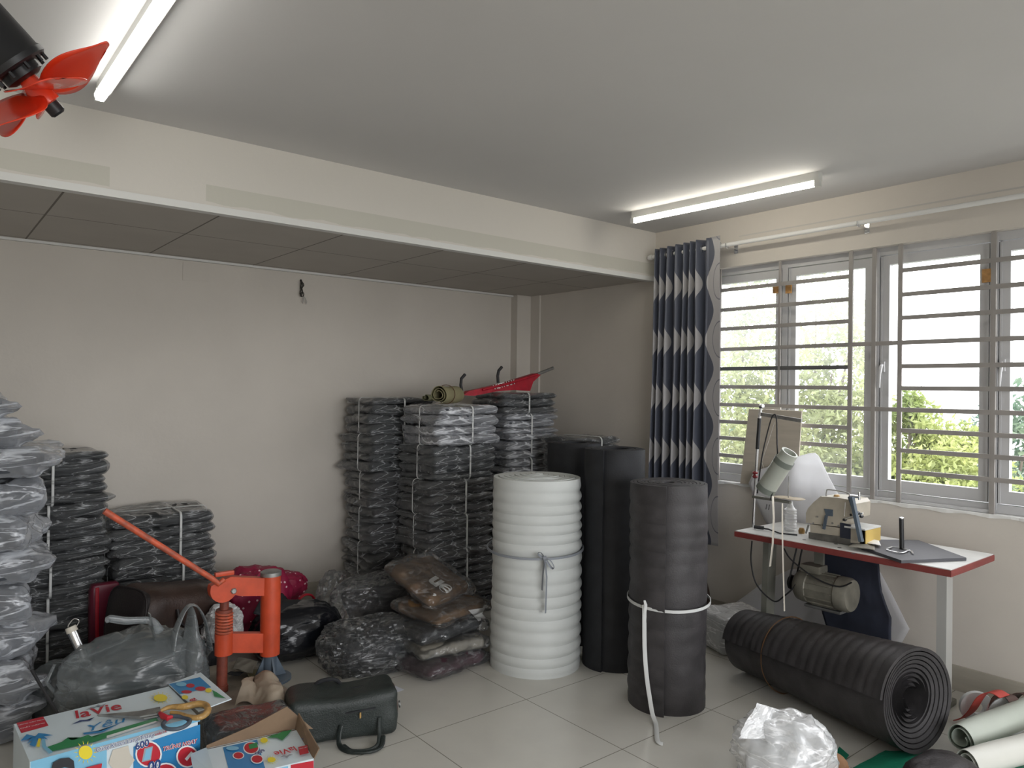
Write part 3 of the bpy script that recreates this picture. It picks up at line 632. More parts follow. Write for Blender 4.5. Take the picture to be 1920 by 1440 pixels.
def bundle(cx, cy, z0, h, wx, wy, kind, label, group, rz=0, straps='xy', sxo=0, syo=0, name='garment_bundle', cat='bundle of wrapped garments', npk=None):
    bc[0] += 1; rs = random.Random(bc[0]*13+5)
    T = bpy.data.objects.new(name, None); T.empty_display_size = .05; T.location = (cx, cy, z0); T.rotation_euler = (0, 0, rz+R_(rs.uniform(-4, 4))); COL.objects.link(T)
    T['label'] = label; T['category'] = cat; T['group'] = group; ORG[T.name] = Vector((0, 0, 0))
    n = npk or max(2, round(h/.060)); fx, fy = wx/(2*LX), wy/(2*LY)
    hv = [rs.uniform(.7, 1.35) for _ in range(n)]; hv = [q*h/sum(hv) for q in hv]; zc = 0; big = kind == 'pile'
    for k in range(n):
        hh = hv[k]; zc += hh
        me, mf, zx = rs.choice(VAR[kind]); g = bpy.data.objects.new('folded_garment', me); COL.objects.link(g); g.parent = T
        g.location = (rs.uniform(-.014, .014), rs.uniform(-.012, .012), zc-hh/2); g.scale = (fx*rs.uniform(.94, 1.02), fy*rs.uniform(.94, 1.02), hh*(1.38 if not big else 1.34)/zx)
        g.rotation_euler = (R_(rs.uniform(-.6, .6)), R_(rs.uniform(-.6, .6)), R_(rs.uniform(-3, 3)+(rs.choice((0, 180)) if big else 0)))
        f = bpy.data.objects.new('plastic_bag', mf); COL.objects.link(f); f.parent = g
    s = MB()
    if 'x' in straps: s.tube(loop_pts((0, syo, h/2), wx/2+.012, h/2+.002, 'x'), .0035, 6, False, flat=(1.6, .6))
    if 'y' in straps: s.tube(loop_pts((sxo, 0, h/2), wy/2+.012, h/2+.002, 'y'), .004, 6, False, flat=(1.8, .6))
    if s.n:
        me = bpy.data.meshes.new('strap'); me.from_pydata(s.arr().tolist(), [], s.f); me.polygons.foreach_set('use_smooth', [True]*len(s.f)); me.materials.append(M['strap'])
        o = bpy.data.objects.new('tying_string', me); COL.objects.link(o); o.parent = T
    return T
ORD = {0: 'bottom', -1: 'topmost'}
def words(i, n):
    names = {0: 'topmost', 1: 'second from the top', 2: 'third from the top', 3: 'fourth from the top', 4: 'fifth from the top', 5: 'sixth from the top'}
    return 'bottom' if i == 0 else names[n-1-i]
def stack(x0, x1, y0, y1, hs, kind, where, group, jit=.017, **kw):
    z = 0; n = len(hs); rs = random.Random(int(x0*100)+n)
    for i, h in enumerate(hs):
        k = kind[i] if isinstance(kind, list) else kind
        dx, dy = rs.uniform(-jit, jit), rs.uniform(-jit, jit)
        bundle((x0+x1)/2+dx, (y0+y1)/2+dy, z, h, x1-x0, y1-y0, k, f'{words(i, n)} bagged grey bundle in {where}', group, **kw); z += h
    return z
G1 = 'bundles stacked along the back wall'
stack(.33, .845, 4.56, 4.97, [.17, .235, .24, .25, .275], 'dark', 'the tall stack left of the red lever', 'bundles in the left stack', straps='y', sxo=-.01)
stack(.90, 1.435, 4.56, 4.97, [.24, .26, .30], 'dark', 'the low stack behind the red lever', 'bundles in the low stack', straps='xy', sxo=.08)
stack(2.47, 2.97, 4.56, 4.98, [.21, .24, .25, .25, .265, .255], ['grey', 'grey', 'grey', 'grey', 'dark', 'dark'], 'the rear tall stack on the back wall', 'bundles in the rear tall stack', straps='xy', syo=-.03)
stack(2.66, 3.18, 4.08, 4.50, [.22, .235, .235, .235, .235, .265], ['grey', 'grey', 'grey', 'grey', 'dark', 'lit'], 'the front tall stack behind brown parcels', 'bundles in the front tall stack', straps='xy', sxo=.03, syo=-.02)
stack(3.38, 3.88, 4.20, 4.62, [.26, .26, .26, .25, .33, .155], ['dark', 'dark', 'dark', 'lit', 'lit', 'dark'], 'the corner stack behind the foam rolls', 'bundles in the corner stack', straps='y', sxo=-.02, jit=.02)
stack(3.63, 4.05, 3.72, 4.08, [.24, .24, .25, .24, .235], 'dark', 'the lower stack beside the curtain', 'bundles beside the curtain', straps='y')
# ---- the near pile at the left edge: bulging, loosely bagged packages
z = 0; hs = [.17, .17, .16, .17, .15, .15, .16, .13, .13, .11]
look = ['crumpled', 'sagging', 'slumped', 'puffed', 'flattened', 'bulging', 'wide', 'thin', 'small', 'folded']
for i, h in enumerate(hs):
    rs = random.Random(50+i); sh = [0, .015, .0, -.01, -.005, .01, .02, .03, -.035, -.06][i]
    lab = ['crumpled bagged grey garment parcel on the floor, bottom of the left-edge pile', 'bagged parcel one above the bottom of the left-edge pile',
           'puffy bagged parcel two above the bottom of the left-edge pile', 'bagged parcel in the left-edge pile just below its middle',
           'bagged parcel with white film corner at the middle of the left-edge pile', 'bagged parcel fifth from the top of the left-edge pile',
           'bagged parcel fourth from the top of the left-edge pile', 'bagged parcel with the longest pointed film corner, third from the top of the left-edge pile',
           'narrow bagged parcel second from the top of the left-edge pile', 'small bagged parcel on the very top of the left-edge pile'][i]
    bundle(.155+sh, 4.02, z, h, .54-(.08 if i > 7 else 0), .44, 'pile', lab, 'parcels in the left-edge pile', rz=R_(-3+rs.uniform(-7, 7)), straps='', name='bagged_parcel', cat='bagged parcel', npk=1); z += h
# ------------------------------------------------------------------ foam rolls
def spiral(c, axis, r0, r1, turns, length, rip, ripn, taper=1.0, rows=70, start=0, dome=0, seed=0, gap=.12, mir=1, lift=0):
    """a sheet rolled up: a real spiral with thickness, ribbed along its length"""
    ax = Vector(axis).normalized(); a = ax.cross(Vector((0, 0, 1)))
    a = a.normalized() if a.length > 1e-3 else Vector((1, 0, 0)); b = ax.cross(a); c = np.array(c)
    A_, B_, X_ = np.array(a), np.array(b), np.array(ax)
    seg = 44; n = int(turns*seg); th = (r1-r0)/turns*(1-gap); V_ = []; ts = np.linspace(0, 1, rows+1)
    tot = 2*math.pi*turns
    for i in range(n+1):
        t = i/n; ang = start+tot*t-tot; ro = r0+(r1-r0)*t
        outer = max(0, 1-(1-t)*turns); ro += lift*max(0, 1-(1-t)*turns*7)
        for sgn in (0, 1):
            for j in range(rows+1):
                s_ = ts[j]; tp = 1+(taper-1)*s_
                rp = rip*(abs(math.sin(math.pi*ripn*s_+.25*math.sin(ang*.5+seed)+.9*math.sin(s_*7.3+seed)+.5*math.sin(s_*17)))**.8-.5)*(1 if (sgn == 0) else .3)*(.15+.85*outer)*min(1, s_*14, (1-s_)*14)
                rad = (ro-(th if sgn else 0))*tp+rp+.002*math.sin(ang*3+s_*7+seed)
                hh = length*s_+ (dome*(1-t)*(1 if j == rows else 0))+(.0012*math.sin(ang*2.3+seed) if j == rows else 0)
                V_.append(c+X_*hh+(A_*math.cos(ang*mir)+B_*math.sin(ang*mir))*rad)
    R1 = rows+1; st = 2*R1; fs = []
    for i in range(n):
        p = i*st
        for j in range(rows):
            fs.append((p+j, p+st+j, p+st+j+1, p+j+1)); fs.append((p+R1+j, p+R1+j+1, p+st+R1+j+1, p+st+R1+j))
        fs.append((p+rows, p+st+rows, p+st+R1+rows, p+R1+rows)); fs.append((p, p+R1, p+st+R1, p+st))
    for p in (0, n*st):
        for j in range(rows): fs.append((p+j, p+j+1, p+R1+j+1, p+R1+j))
    if mir < 0: fs = [q[::-1] for q in fs]
    return np.array(V_), fs
def roll(name, label, cat, c, axis, r0, r1, turns, length, m, rip, ripn, part='foam_sheet', group=None, **k):
    T = thing(name, label, cat, c, 0, group); V_, F_ = spiral(c, axis, r0, r1, turns, length, rip, ripn, **k); mesh(part, V_, F_, m, T); return T
def core_plug(c, r, z, m, T): pass
# white roll
WC = (2.752, 3.148, 0)
WRL = roll('foam_roll', 'thick white foam roll standing on the floor, tied with a grey ribbon', 'foam roll', WC, (0, 0, 1), .02, .270, 8, 1.05, 'foam_w', .020, 17, taper=.97, dome=.022, rows=120, start=R_(60), gap=.10)
def belt(c, r, z, hh, m, name, T, tilt=0, n=48, th=.003):
    V_ = []
    for k in range(n):
        a = 2*math.pi*k/n; zz = z+tilt*math.cos(a-R_(40))
        for rr_, dz in ((r, -hh/2), (r+th, -hh/2), (r+th, hh/2), (r, hh/2)): V_.append((c[0]+rr_*math.cos(a), c[1]+rr_*math.sin(a), zz+dz))
    fs = [(4*k+j, 4*k+(j+1) % 4, 4*((k+1) % n)+(j+1) % 4, 4*((k+1) % n)+j) for k in range(n) for j in range(4)]
    return mesh(name, V_, fs, m, T)
belt(WC, .268, .655, .012, 'ribbon', 'ribbon', WRL, .01, th=.007)
kn = at(1022, 1066, 'y', 2.89); kn = Vector(WC)+Vector((kn.x-WC[0], kn.y-WC[1], 0)).normalized()*.287; kn.z = .655
tg = Vector((.75, -.66, 0)); ou = Vector((-.66, -.75, 0)).normalized()
g = MB().lathe([(0, -.012), (.012, -.008), (.012, .008), (0, .012)], kn, tg, 10)
g.tube([kn, kn+tg*-.02+Vector((0, 0, .03))+ou*.01, kn+tg*-.035+Vector((0, 0, .028))+ou*.012, kn+tg*-.028+Vector((0, 0, .012)), kn], .004, 6, flat=(1.8, .5))
g.tube([kn, kn+tg*.03+Vector((0, 0, -.01))+ou*.01, kn+tg*.05+Vector((0, 0, -.045))+ou*.012, kn+tg*.035+Vector((0, 0, -.05)), kn], .004, 6, flat=(1.8, .5))
g.tube([kn, kn+tg*-.008+Vector((0, 0, -.08))+ou*.004, kn+tg*-.012+Vector((0, 0, -.17))], .0065, 6, flat=(1.4, .3))
g.tube([kn, kn+tg*.012+Vector((0, 0, -.1))+ou*.004, kn+tg*.008+Vector((0, 0, -.29))], .0085, 6, flat=(1.4, .3)); g.build('ribbon_bow', 'ribbon', WRL)
# black rolls behind
roll('foam_roll', 'tall black foam roll standing between the white roll and the charcoal roll', 'foam roll', (3.11, 2.87, 0), (0, 0, 1), .09, .178, 5, 1.215, 'foam_b', .003, 9, start=R_(200), rows=40)
roll('foam_roll', 'tall black foam roll mostly hidden behind the white foam roll', 'foam roll', (3.235, 3.33, 0), (0, 0, 1), .09, .178, 5, 1.215, 'foam_b', .002, 5, start=R_(250), rows=20)
# charcoal roll with white tape
DC = (2.945, 2.352, 0)
DRL = roll('foam_roll', 'charcoal foam roll standing upright, belted low with white tape', 'foam roll', DC, (0, 0, 1), .035, .198, 9, 1.09, 'foam_d', .010, 13, lift=.006, start=R_(214), rows=90, gap=.2)
belt(DC, .202, .515, .014, 'strap', 'white_tape', DRL, .012)
kd = at(1183, 1145, 'x', 2.80); dv = Vector((kd.x-DC[0], kd.y-DC[1], 0)).normalized(); dv = (Vector((-.93, -.1, 0))).normalized(); k0 = Vector(DC)+dv*.205; k0.z = .52
pf = Vector((-.12, -.12, 0))
pe = at(1243, 1395, 'z', .004)
g = MB().tube([k0+Vector((0, 0, .02)), k0+Vector((-.006, -.01, .0)), k0+Vector((-.004, .0, -.06)), k0+Vector((0, 0, -.02))], .006, 6, flat=(1.3, .4))
def rad_(dg, r, z): return Vector((DC[0]+r*math.cos(R_(dg)), DC[1]+r*math.sin(R_(dg)), z))
pm = [k0+Vector((-.004, 0, 0)), rad_(188, .214, .32), rad_(192, .216, .18), rad_(197, .222, .09), rad_(203, .25, .03), rad_(209, .30, .008), pe+Vector((0, .03, .004)), pe]
g.tube(pm, .0085, 6, flat=(1.2, .3)); g.build('tape_tail', 'strap', DRL)
# lying roll
az = R_(256); NC = Vector((3.36, 1.34, .232)); axd = Vector((-math.cos(az), -math.sin(az), 0)); Lr = 1.03
axd = (axd+Vector((0, 0, (.17-.232)/Lr))).normalized()
LRL = thing('foam_roll', 'big charcoal foam roll lying on the floor in front of the sewing table', 'foam roll', (NC.x, NC.y, 0))
V_, F_ = spiral(NC, axd, .055, .230, 9, Lr, .0045, 19, taper=.74, rows=110, start=R_(-190), gap=.25, dome=0, mir=-1, lift=.006)
# inner turns recede like a telescope at the near end
Vn = V_-np.array(NC); al = Vn@np.array(axd); rad = np.linalg.norm(Vn-np.outer(al, np.array(axd)), axis=1)
near = al < .02; V_[near] += np.outer(((.215-rad[near]).clip(0, 1))*.35, np.array(axd)); 
V_[:, 2] = np.maximum(V_[:, 2], .002)
mesh('foam_sheet', V_, F_, 'foam_d', LRL)
V_, F_ = MB().lathe([(.0, .45), (.15, .46)], NC, axd, 40).arr(), MB().lathe([(.0, .45), (.15, .46)], NC, axd, 40).f
mesh('core', V_, F_, 'foam_b', LRL)
g = MB(); cc = NC+axd*.72; rr0 = .230*(1-.26*.72/Lr)+.005; a_ = axd.cross(Vector((0, 0, 1))).normalized(); b2 = axd.cross(a_)
g.tube([cc+(a_*math.cos(t)+b2*math.sin(t))*rr0 for t in np.linspace(0, 2*math.pi, 40)], .004, 6, False, flat=(1.2, .7)); g.build('band', 'brown_strap', LRL)
#---PART2---
# ------------------------------------------------------------------ helpers for printed matter
def on_plane(px_, py_, o, n):
    v = f_+RR*((px_-960)/F)-UU*((py_-720)/F); n = Vector(n); return CAM+v*((Vector(o)-CAM).dot(n)/v.dot(n))
def plane_text(s, p0, p1, n, lift=.001, vs=1.0, bold=0.0, shear=0.0):
    """lettering as flat geometry; baseline from p0 to p1 in the plane with normal n"""
    cu = bpy.data.curves.new('t', 'FONT'); cu.body = s; cu.size = 1; cu.offset = bold; cu.shear = shear; cu.resolution_u = 3
    o = bpy.data.objects.new('t', cu); COL.objects.link(o); dg = bpy.context.evaluated_depsgraph_get(); me = bpy.data.meshes.new_from_object(o.evaluated_get(dg))
    V_ = np.array([v.co[:] for v in me.vertices]); F_ = [tuple(p.vertices) for p in me.polygons]
    bpy.data.objects.remove(o); bpy.data.curves.remove(cu); bpy.data.meshes.remove(me)
    x0, x1 = V_[:, 0].min(), V_[:, 0].max(); p0 = Vector(p0); p1 = Vector(p1); n = Vector(n).normalized(); e = p1-p0; L = e.length; e.normalize(); up = n.cross(e)
    k = L/(x1-x0); P = np.array(p0)+np.outer((V_[:, 0]-x0)*k, np.array(e))+np.outer(V_[:, 1]*k*vs, np.array(up))+np.array(n)*lift
    return P, F_
class Print:
    """flat printing on one face of a box, one mesh per ink"""
    def __init__(s, o, n, parent): s.o = Vector(o); s.n = Vector(n).normalized(); s.p = parent; s.k = 0
    def pt(s, a): return on_plane(a[0], a[1], s.o, s.n)
    def poly(s, pts, ink, name='printed_shape'):
        s.k += 1; P = [s.pt(a)+s.n*(.0006+.0004*s.k) for a in pts]
        c = sum(P, Vector())/len(P); a = (P[0]-c).cross(P[1]-c)
        if a.dot(s.n) < 0: P = P[::-1]
        V_ = [tuple(p) for p in P]+[tuple(c)]; m_ = len(P)
        mesh(name, V_, [(i, (i+1) % m_, m_) for i in range(m_)], ink, s.p, False); return s
    def ell(s, c, rx, ry, ink, n=20, name='printed_disc', rot=0):
        return s.poly([(c[0]+rx*math.cos(t)*math.cos(rot)-ry*math.sin(t)*math.sin(rot), c[1]+rx*math.cos(t)*math.sin(rot)+ry*math.sin(t)*math.cos(rot)) for t in [2*math.pi*k/n for k in range(n)]], ink, name)
    def sun(s, c, rx, ry):
        s.k += 1; V_ = []; f = []
        for k in range(14):
            t = 2*math.pi*k/14; a = (c[0]+rx*1.2*math.cos(t), c[1]+ry*1.2*math.sin(t)); b = (c[0]+rx*1.75*math.cos(t), c[1]+ry*1.75*math.sin(t)); w_ = (rx*.07*math.sin(t), -ry*.07*math.cos(t))
            i = len(V_); V_ += [tuple(s.pt(q)+s.n*(.0006+.0004*s.k)) for q in ((a[0]-w_[0], a[1]-w_[1]), (b[0], b[1]), (a[0]+w_[0], a[1]+w_[1]))]; f.append((i, i+1, i+2))
        mesh('printed_sun_rays', V_, f, 'p_yellow', s.p, False); return s.ell(c, rx, ry, 'p_yellow', name='printed_sun')
    def text(s, t, a, b, ink, vs=1.0, bold=0.0, shear=0.0, outline=None):
        if outline:
            s.k += 1; V_, F_ = plane_text(t, s.pt(a), s.pt(b), s.n, .0006+.0004*s.k, vs, bold+.05, shear); mesh('printed_outline', V_, F_, outline, s.p, False)
        s.k += 1; V_, F_ = plane_text(t, s.pt(a), s.pt(b), s.n, .0006+.0004*s.k, vs, bold, shear); mesh('printed_lettering', V_, F_, ink, s.p, False); return s
def sheet(c4, n, amp, seed, th=.002, fn=None):
    """a bilinear patch between four corners, crumpled, with thickness"""
    a, b, c, d = [np.array(q, float) for q in c4]; nu, nv = n; U, W = np.meshgrid(np.linspace(0, 1, nu+1), np.linspace(0, 1, nv+1)); U = U.ravel()[:, None]; W = W.ravel()[:, None]
    P = a*(1-U)*(1-W)+b*U*(1-W)+c*U*W+d*(1-U)*W
    F_ = [(j*(nu+1)+i, j*(nu+1)+i+1, (j+1)*(nu+1)+i+1, (j+1)*(nu+1)+i) for j in range(nv) for i in range(nu)]
    if fn is not None: P = fn(P, U[:, 0], W[:, 0])
    N = nrm(P, F_); P = P+N*(amp*ridg(P, 8, seed)+amp*.7*noise(P, 4, seed+2))[:, None]; N = nrm(P, F_); m_ = len(P)
    P2 = np.vstack([P, P-N*th]); f2 = F_+[tuple(m_+i for i in reversed(q)) for q in F_]
    rim = [i for i in range(nu)]
    for i in range(nu): f2 += [(i+1, i, m_+i, m_+i+1), (nv*(nu+1)+i, nv*(nu+1)+i+1, m_+nv*(nu+1)+i+1, m_+nv*(nu+1)+i)]
    for j in range(nv): f2 += [(j*(nu+1), (j+1)*(nu+1), m_+(j+1)*(nu+1), m_+j*(nu+1)), ((j+1)*(nu+1)+nu, j*(nu+1)+nu, m_+j*(nu+1)+nu, m_+(j+1)*(nu+1)+nu)]
    return P2, f2
def rot_box(V_, c, yaw=0, tx=0, ty=0):
    Mx = (Matrix.Rotation(yaw, 3, 'Z') @ Matrix.Rotation(ty, 3, 'Y') @ Matrix.Rotation(tx, 3, 'X')); return V_ @ np.array(Mx).T+np.array(c)
# ------------------------------------------------------------------ large carton at the lower left
O1 = Vector((.318, 2.875, .30)); ea = R_(2); ex = Vector((math.cos(ea), math.sin(ea), 0)); ey = Vector((-ex.y, ex.x, 0))
BL, BD, BH = .535, .355, .30
B1 = thing('water_carton', 'large blue and white bottled water carton at the lower left, red lettering on its lid', 'carton', (O1.x+.27, O1.y+.18, 0))
g = MB(); p = [O1, O1+ex*BL, O1+ex*BL+ey*BD, O1+ey*BD]; g.prism([q-Vector((0, 0, BH)) for q in p], (0, 0, BH)); g.build('carton_body', 'box_white', B1, False)
fc = [at(316, 1284, 'z', .303), at(376, 1269, 'z', .303), at(434, 1319, 'z', .303), at(372, 1335, 'z', .303)]
fc[0].z = fc[3].z = .303; fc[1].z = .318; fc[2].z = .318
MB().prism(fc, (0, 0, .004)).build('open_flap', 'box_white', B1, False)
P_ = Print(O1, (0, 0, 1), B1)
P_.poly([(31, 1356), (81, 1344), (91, 1361), (40, 1375)], 'p_red', 'printed_badge')
P_.text('HÀNG VIỆT NAM', (35, 1361), (83, 1350), 'p_white', 1.0, .01).text('CHẤT LƯỢNG', (38, 1368), (84, 1357), 'p_white', 1.0, .01)
P_.text('laVie', (143, 1348), (229, 1330), 'p_red', 1.35, .015)
P_.poly([(160, 1333), (170, 1327), (176, 1328), (184, 1322), (190, 1324), (200, 1320), (191, 1326), (184, 1324), (176, 1330), (170, 1329)], 'p_grey', 'printed_mountain_line')
P_.text('Yêu', (170, 1372), (240, 1353), 'box_blue', .95, 0, .35)
P_.poly([(134, 1360), (150, 1352), (168, 1351), (178, 1346), (168, 1353), (152, 1354)], 'p_navy', 'printed_script_stroke').poly([(155, 1376), (190, 1372), (225, 1358), (192, 1375), (158, 1379)], 'box_blue', 'printed_script_stroke')
P_.poly([(88, 1403), (108, 1396), (116, 1393), (127, 1385), (133, 1390), (142, 1388), (150, 1385), (165, 1380), (176, 1385), (200, 1375), (292, 1348), (298, 1353), (240, 1371), (182, 1392), (130, 1404), (98, 1411)], 'p_green', 'printed_treeline')
P_.poly([(200, 1382), (292, 1354), (296, 1356), (200, 1387)], 'p_white', 'printed_stripe')
P_.sun((301, 1311), 13, 7)
P_.poly([(55, 1400), (64, 1384), (72, 1384), (66, 1403)], 'box_blue', 'printed_palm_trunk').poly([(68, 1403), (73, 1386), (77, 1386), (74, 1404)], 'p_yellow', 'printed_palm_trunk')
P_.poly([(66, 1384), (50, 1380), (38, 1393), (52, 1386), (60, 1386), (50, 1398), (66, 1388), (78, 1388), (90, 1390), (82, 1384), (100, 1382), (84, 1379), (72, 1378)], 'box_blue', 'printed_palm_crown')
P_.poly([(78, 1390), (84, 1388), (86, 1402), (100, 1414), (92, 1417), (79, 1404)], 'sky_print', 'printed_stream')
PF = Print(sum(fc, Vector())/4+Vector((0, 0, .004)), (fc[1]-fc[0]).cross(fc[2]-fc[0])*(1 if (fc[1]-fc[0]).cross(fc[2]-fc[0]).z > 0 else -1), B1)
PF.poly([(317, 1283), (375, 1270), (396, 1289), (337, 1302)], 'box_blue', 'printed_panel').ell((357, 1286), 8, 4, 'p_red').ell((376, 1292), 10, 4, 'p_red').ell((350, 1298), 10, 3, 'p_red').ell((340, 1284), 10, 4, 'sky_print')
PF.poly([(398, 1295), (406, 1299), (424, 1311), (402, 1307)], 'p_green', 'printed_treeline').ell((391, 1296), 6, 4, 'p_yellow').ell((347, 1309), 6, 4, 'p_yellow').text('laVie', (382, 1322), (364, 1310), 'p_red', 1, .02)
nf = ex.cross(Vector((0, 0, 1))).normalized()
Q = Print(O1, nf, B1)
Q.poly([(57, 1428), (375, 1341), (375, 1352), (57, 1441)], 'sky_print', 'printed_band')
Q.poly([(250, 1400), (375, 1358), (375, 1500), (250, 1500)], 'box_blue', 'printed_panel').poly([(60, 1434), (200, 1398), (200, 1500), (60, 1500)], 'sky_print', 'printed_panel')
Q.poly([(177, 1402), (313, 1364), (313, 1373), (177, 1412)], 'p_grey', 'printed_ribbon')
Q.text('Cùng Khoai Lang Thang', (180, 1409), (288, 1380), 'p_navy', 1.05, 0, .1, 'p_white').text('khắp nơi', (291, 1379), (313, 1371), 'p_red', 1.0)
Q.sun((160, 1410), 13, 13)
Q.poly([(211, 1405), (240, 1397), (243, 1412), (252, 1424), (240, 1442), (214, 1444), (203, 1430)], 'p_cream', 'printed_panel')
Q.ell((278, 1413), 25, 25, 'p_white').ell((278, 1413), 22, 22, 'p_red').poly([(270, 1402), (286, 1398), (282, 1424), (265, 1428)], 'p_grey', 'printed_phone').poly([(273, 1404), (284, 1401), (280, 1422), (268, 1425)], 'sky_print', 'printed_phone')
Q.text('600', (253, 1405), (279, 1396), 'p_navy', 1.1, .03, 0, 'p_white').text('TRÚNG NGAY', (304, 1407), (369, 1391), 'p_red', 1.15, .01, .15, 'p_white')
Q.ell((350, 1417), 21, 21, 'p_white').ell((350, 1417), 18, 18, 'p_red').poly([(345, 1421), (357, 1407), (361, 1410), (349, 1425)], 'p_white', 'printed_card')
Q.ell((310, 1447), 22, 19, 'p_white').ell((310, 1447), 19, 16, 'p_red').text('00', (275, 1446), (299, 1440), 'p_navy', 1.2, .03, 0, 'p_white')
Q.poly([(160, 1437), (190, 1429), (186, 1460), (156, 1466)], 'p_red', 'printed_badge')
Q.poly([(94, 1444), (98, 1428), (112, 1420), (128, 1418), (137, 1424), (139, 1440), (120, 1436)], 'p_black', 'printed_cap').poly([(97, 1445), (115, 1438), (136, 1440), (134, 1480), (100, 1480)], 'p_skin', 'printed_face')
# tailor's scissors lying on the lid
SC = thing('scissors', "old tailor's scissors with tape-wrapped handles lying on the large carton", 'scissors', tuple(at(285, 1338, 'z', .303)))
def z3(a, b, z=.312): return at(a, b, 'z', z)
g = MB(); g.prism([z3(182, 1343), z3(260, 1336), z3(300, 1328), z3(302, 1339), z3(262, 1346)], (0, 0, .006)); g.build('blade', 'steel', SC, False)
g = MB(); g.prism([z3(184, 1344, .306), z3(270, 1344, .306), z3(304, 1335, .306), z3(304, 1343, .306), z3(270, 1349, .306)], (0, 0, .005)); g.build('blade', 'steel', SC, False)
MB().lathe([(0, 0), (.007, 0), (.007, .006), (0, .008)], z3(297, 1337, .316), (0, 0, 1), 14).build('pivot_screw', 'steel', SC)
g = MB(); lp = [z3(300, 1334), z3(318, 1326, .318), z3(345, 1325, .32), z3(370, 1320, .322), z3(385, 1322, .322), z3(390, 1331, .32), z3(383, 1341, .318), z3(368, 1346, .316), z3(350, 1343, .316), z3(335, 1338, .316), z3(320, 1336, .316)]
g.tube(lp, [.006, .009, .0125, .013, .012, .0125, .012, .010, .009, .008, .007], 10); g.build('handle', 'gold', SC, True, 'handle wrapped in yellowed tape')
g = MB(); lp = [z3(298, 1340), z3(312, 1348), z3(305, 1358), z3(312, 1366), z3(330, 1367), z3(346, 1362), z3(356, 1352), z3(345, 1345), z3(328, 1343), z3(310, 1344)]
g.tube(lp, [.007, .007, .007, .007, .007, .0075, .008, .008, .007, .007], 10); g.build('handle', 'bluegrey', SC, True, 'dark bare metal handle')
MB().tube([z3(300, 1337, .32), z3(306, 1343, .322), z3(315, 1347, .322), z3(322, 1344, .32)], [.007, .011, .010, .006], 10).build('red_binding', 'p_red', SC)
# ------------------------------------------------------------------ small open carton
ZB = .20; P1 = at(589, 1424, 'z', ZB); P2 = at(573, 1367, 'z', ZB); P3 = at(417, 1401, 'z', ZB)
u2 = (P3-P2).normalized(); W2 = (P3-P2).length+.02; v2 = Vector((-u2.y, u2.x, 0)); v2 = v2 if v2.dot(P2-P1) > 0 else -v2
fl2 = (P2-P1).dot(v2); D2 = .27; o2 = P1
B2 = thing('water_carton', 'small opened blue and white water carton with brown flaps standing up, bottom centre-left', 'carton', (o2.x-.14, o2.y+.13, 0))
c_ = [o2, o2+u2*W2, o2+u2*W2+v2*D2, o2+v2*D2]; dn = Vector((0, 0, -ZB))
g = MB()
for i in range(4):
    a, b = c_[i], c_[(i+1) % 4]; inn = (sum(c_, Vector())/4-(a+b)/2).normalized()*.004; g.prism([a, b, b+dn, a+dn], inn)
g.prism([q+dn for q in c_], (0, 0, .004)); g.build('carton_body', 'box_white', B2, False)
g = MB()
for i in range(4):
    a, b = c_[i], c_[(i+1) % 4]; inn = (sum(c_, Vector())/4-(a+b)/2).normalized(); g.prism([a+inn*.0045, b+inn*.0045, b+dn+inn*.0045, a+dn+inn*.0045], inn*.0006)
g.build('kraft_lining', 'kraft', B2, False)
a, b = c_[0], c_[1]; MB().prism([a, b, b+v2*fl2, a+v2*fl2], (0, 0, .004)).build('front_flap', 'box_white', B2, False)
a, b = c_[3], c_[2]; pk = on_plane(538, 1325, a, v2); e0 = on_plane(587, 1362, a, v2)
MB().prism([a, e0+Vector((0, 0, -.01)), pk, on_plane(470, 1362, a, v2), b+Vector((0, 0, .01)), b], v2*.004).build('back_flap', 'kraft', B2, False)
a, b = c_[0], c_[3]; ou_ = -u2; MB().prism([a, b, b+Vector((0, 0, .06))+ou_*.012, a+Vector((0, 0, .035))+ou_*.02], -ou_*.004).build('side_flap', 'kraft', B2, False)
a, b = c_[1], c_[2]; MB().prism([a+v2*.05, b, b+u2*.055-Vector((0, 0, .012)), a+v2*.07+u2*.06-Vector((0, 0, .02))], (0, 0, .004)).build('side_flap', 'box_white', B2, False)
P_ = Print(o2+Vector((0, 0, .004)), (0, 0, 1), B2)
P_.poly([(418, 1402), (482, 1387), (498, 1444), (433, 1460)], 'box_blue', 'printed_panel')
P_.ell((471, 1403), 15, 12, 'p_white').ell((471, 1403), 13, 10, 'p_red').poly([(466, 1397), (482, 1393), (484, 1402), (468, 1406)], 'p_green', 'printed_card')
P_.ell((447, 1418), 11, 7, 'p_white').ell((447, 1418), 9, 6, 'p_red').ell((482, 1425), 12, 9, 'p_white').ell((482, 1425), 10, 7, 'p_red').ell((436, 1405), 12, 4, 'sky_print')
P_.text('600', (492, 1407), (476, 1415), 'p_navy', 1.1, .02, 0, 'p_white')
P_.poly([(500, 1386), (512, 1380), (520, 1379), (530, 1374), (547, 1371), (540, 1380), (529, 1391), (520, 1386)], 'p_green', 'printed_mountain').sun((495, 1391), 7, 5).sun((509, 1428), 8, 5)
P_.text('laVie', (551, 1403), (512, 1414), 'p_red', 1.35, .015)
P_.poly([(525, 1424), (532, 1419), (538, 1423), (543, 1418), (550, 1419), (543, 1421), (538, 1426), (532, 1422)], 'p_grey', 'printed_mountain_line')
P_.poly([(559, 1405), (576, 1401), (579, 1416), (562, 1420)], 'p_red', 'printed_badge').text('VIỆT NAM', (576, 1404), (561, 1408), 'p_white', 1.2, .01).text('★', (569, 1388), (563, 1390), 'p_navy')
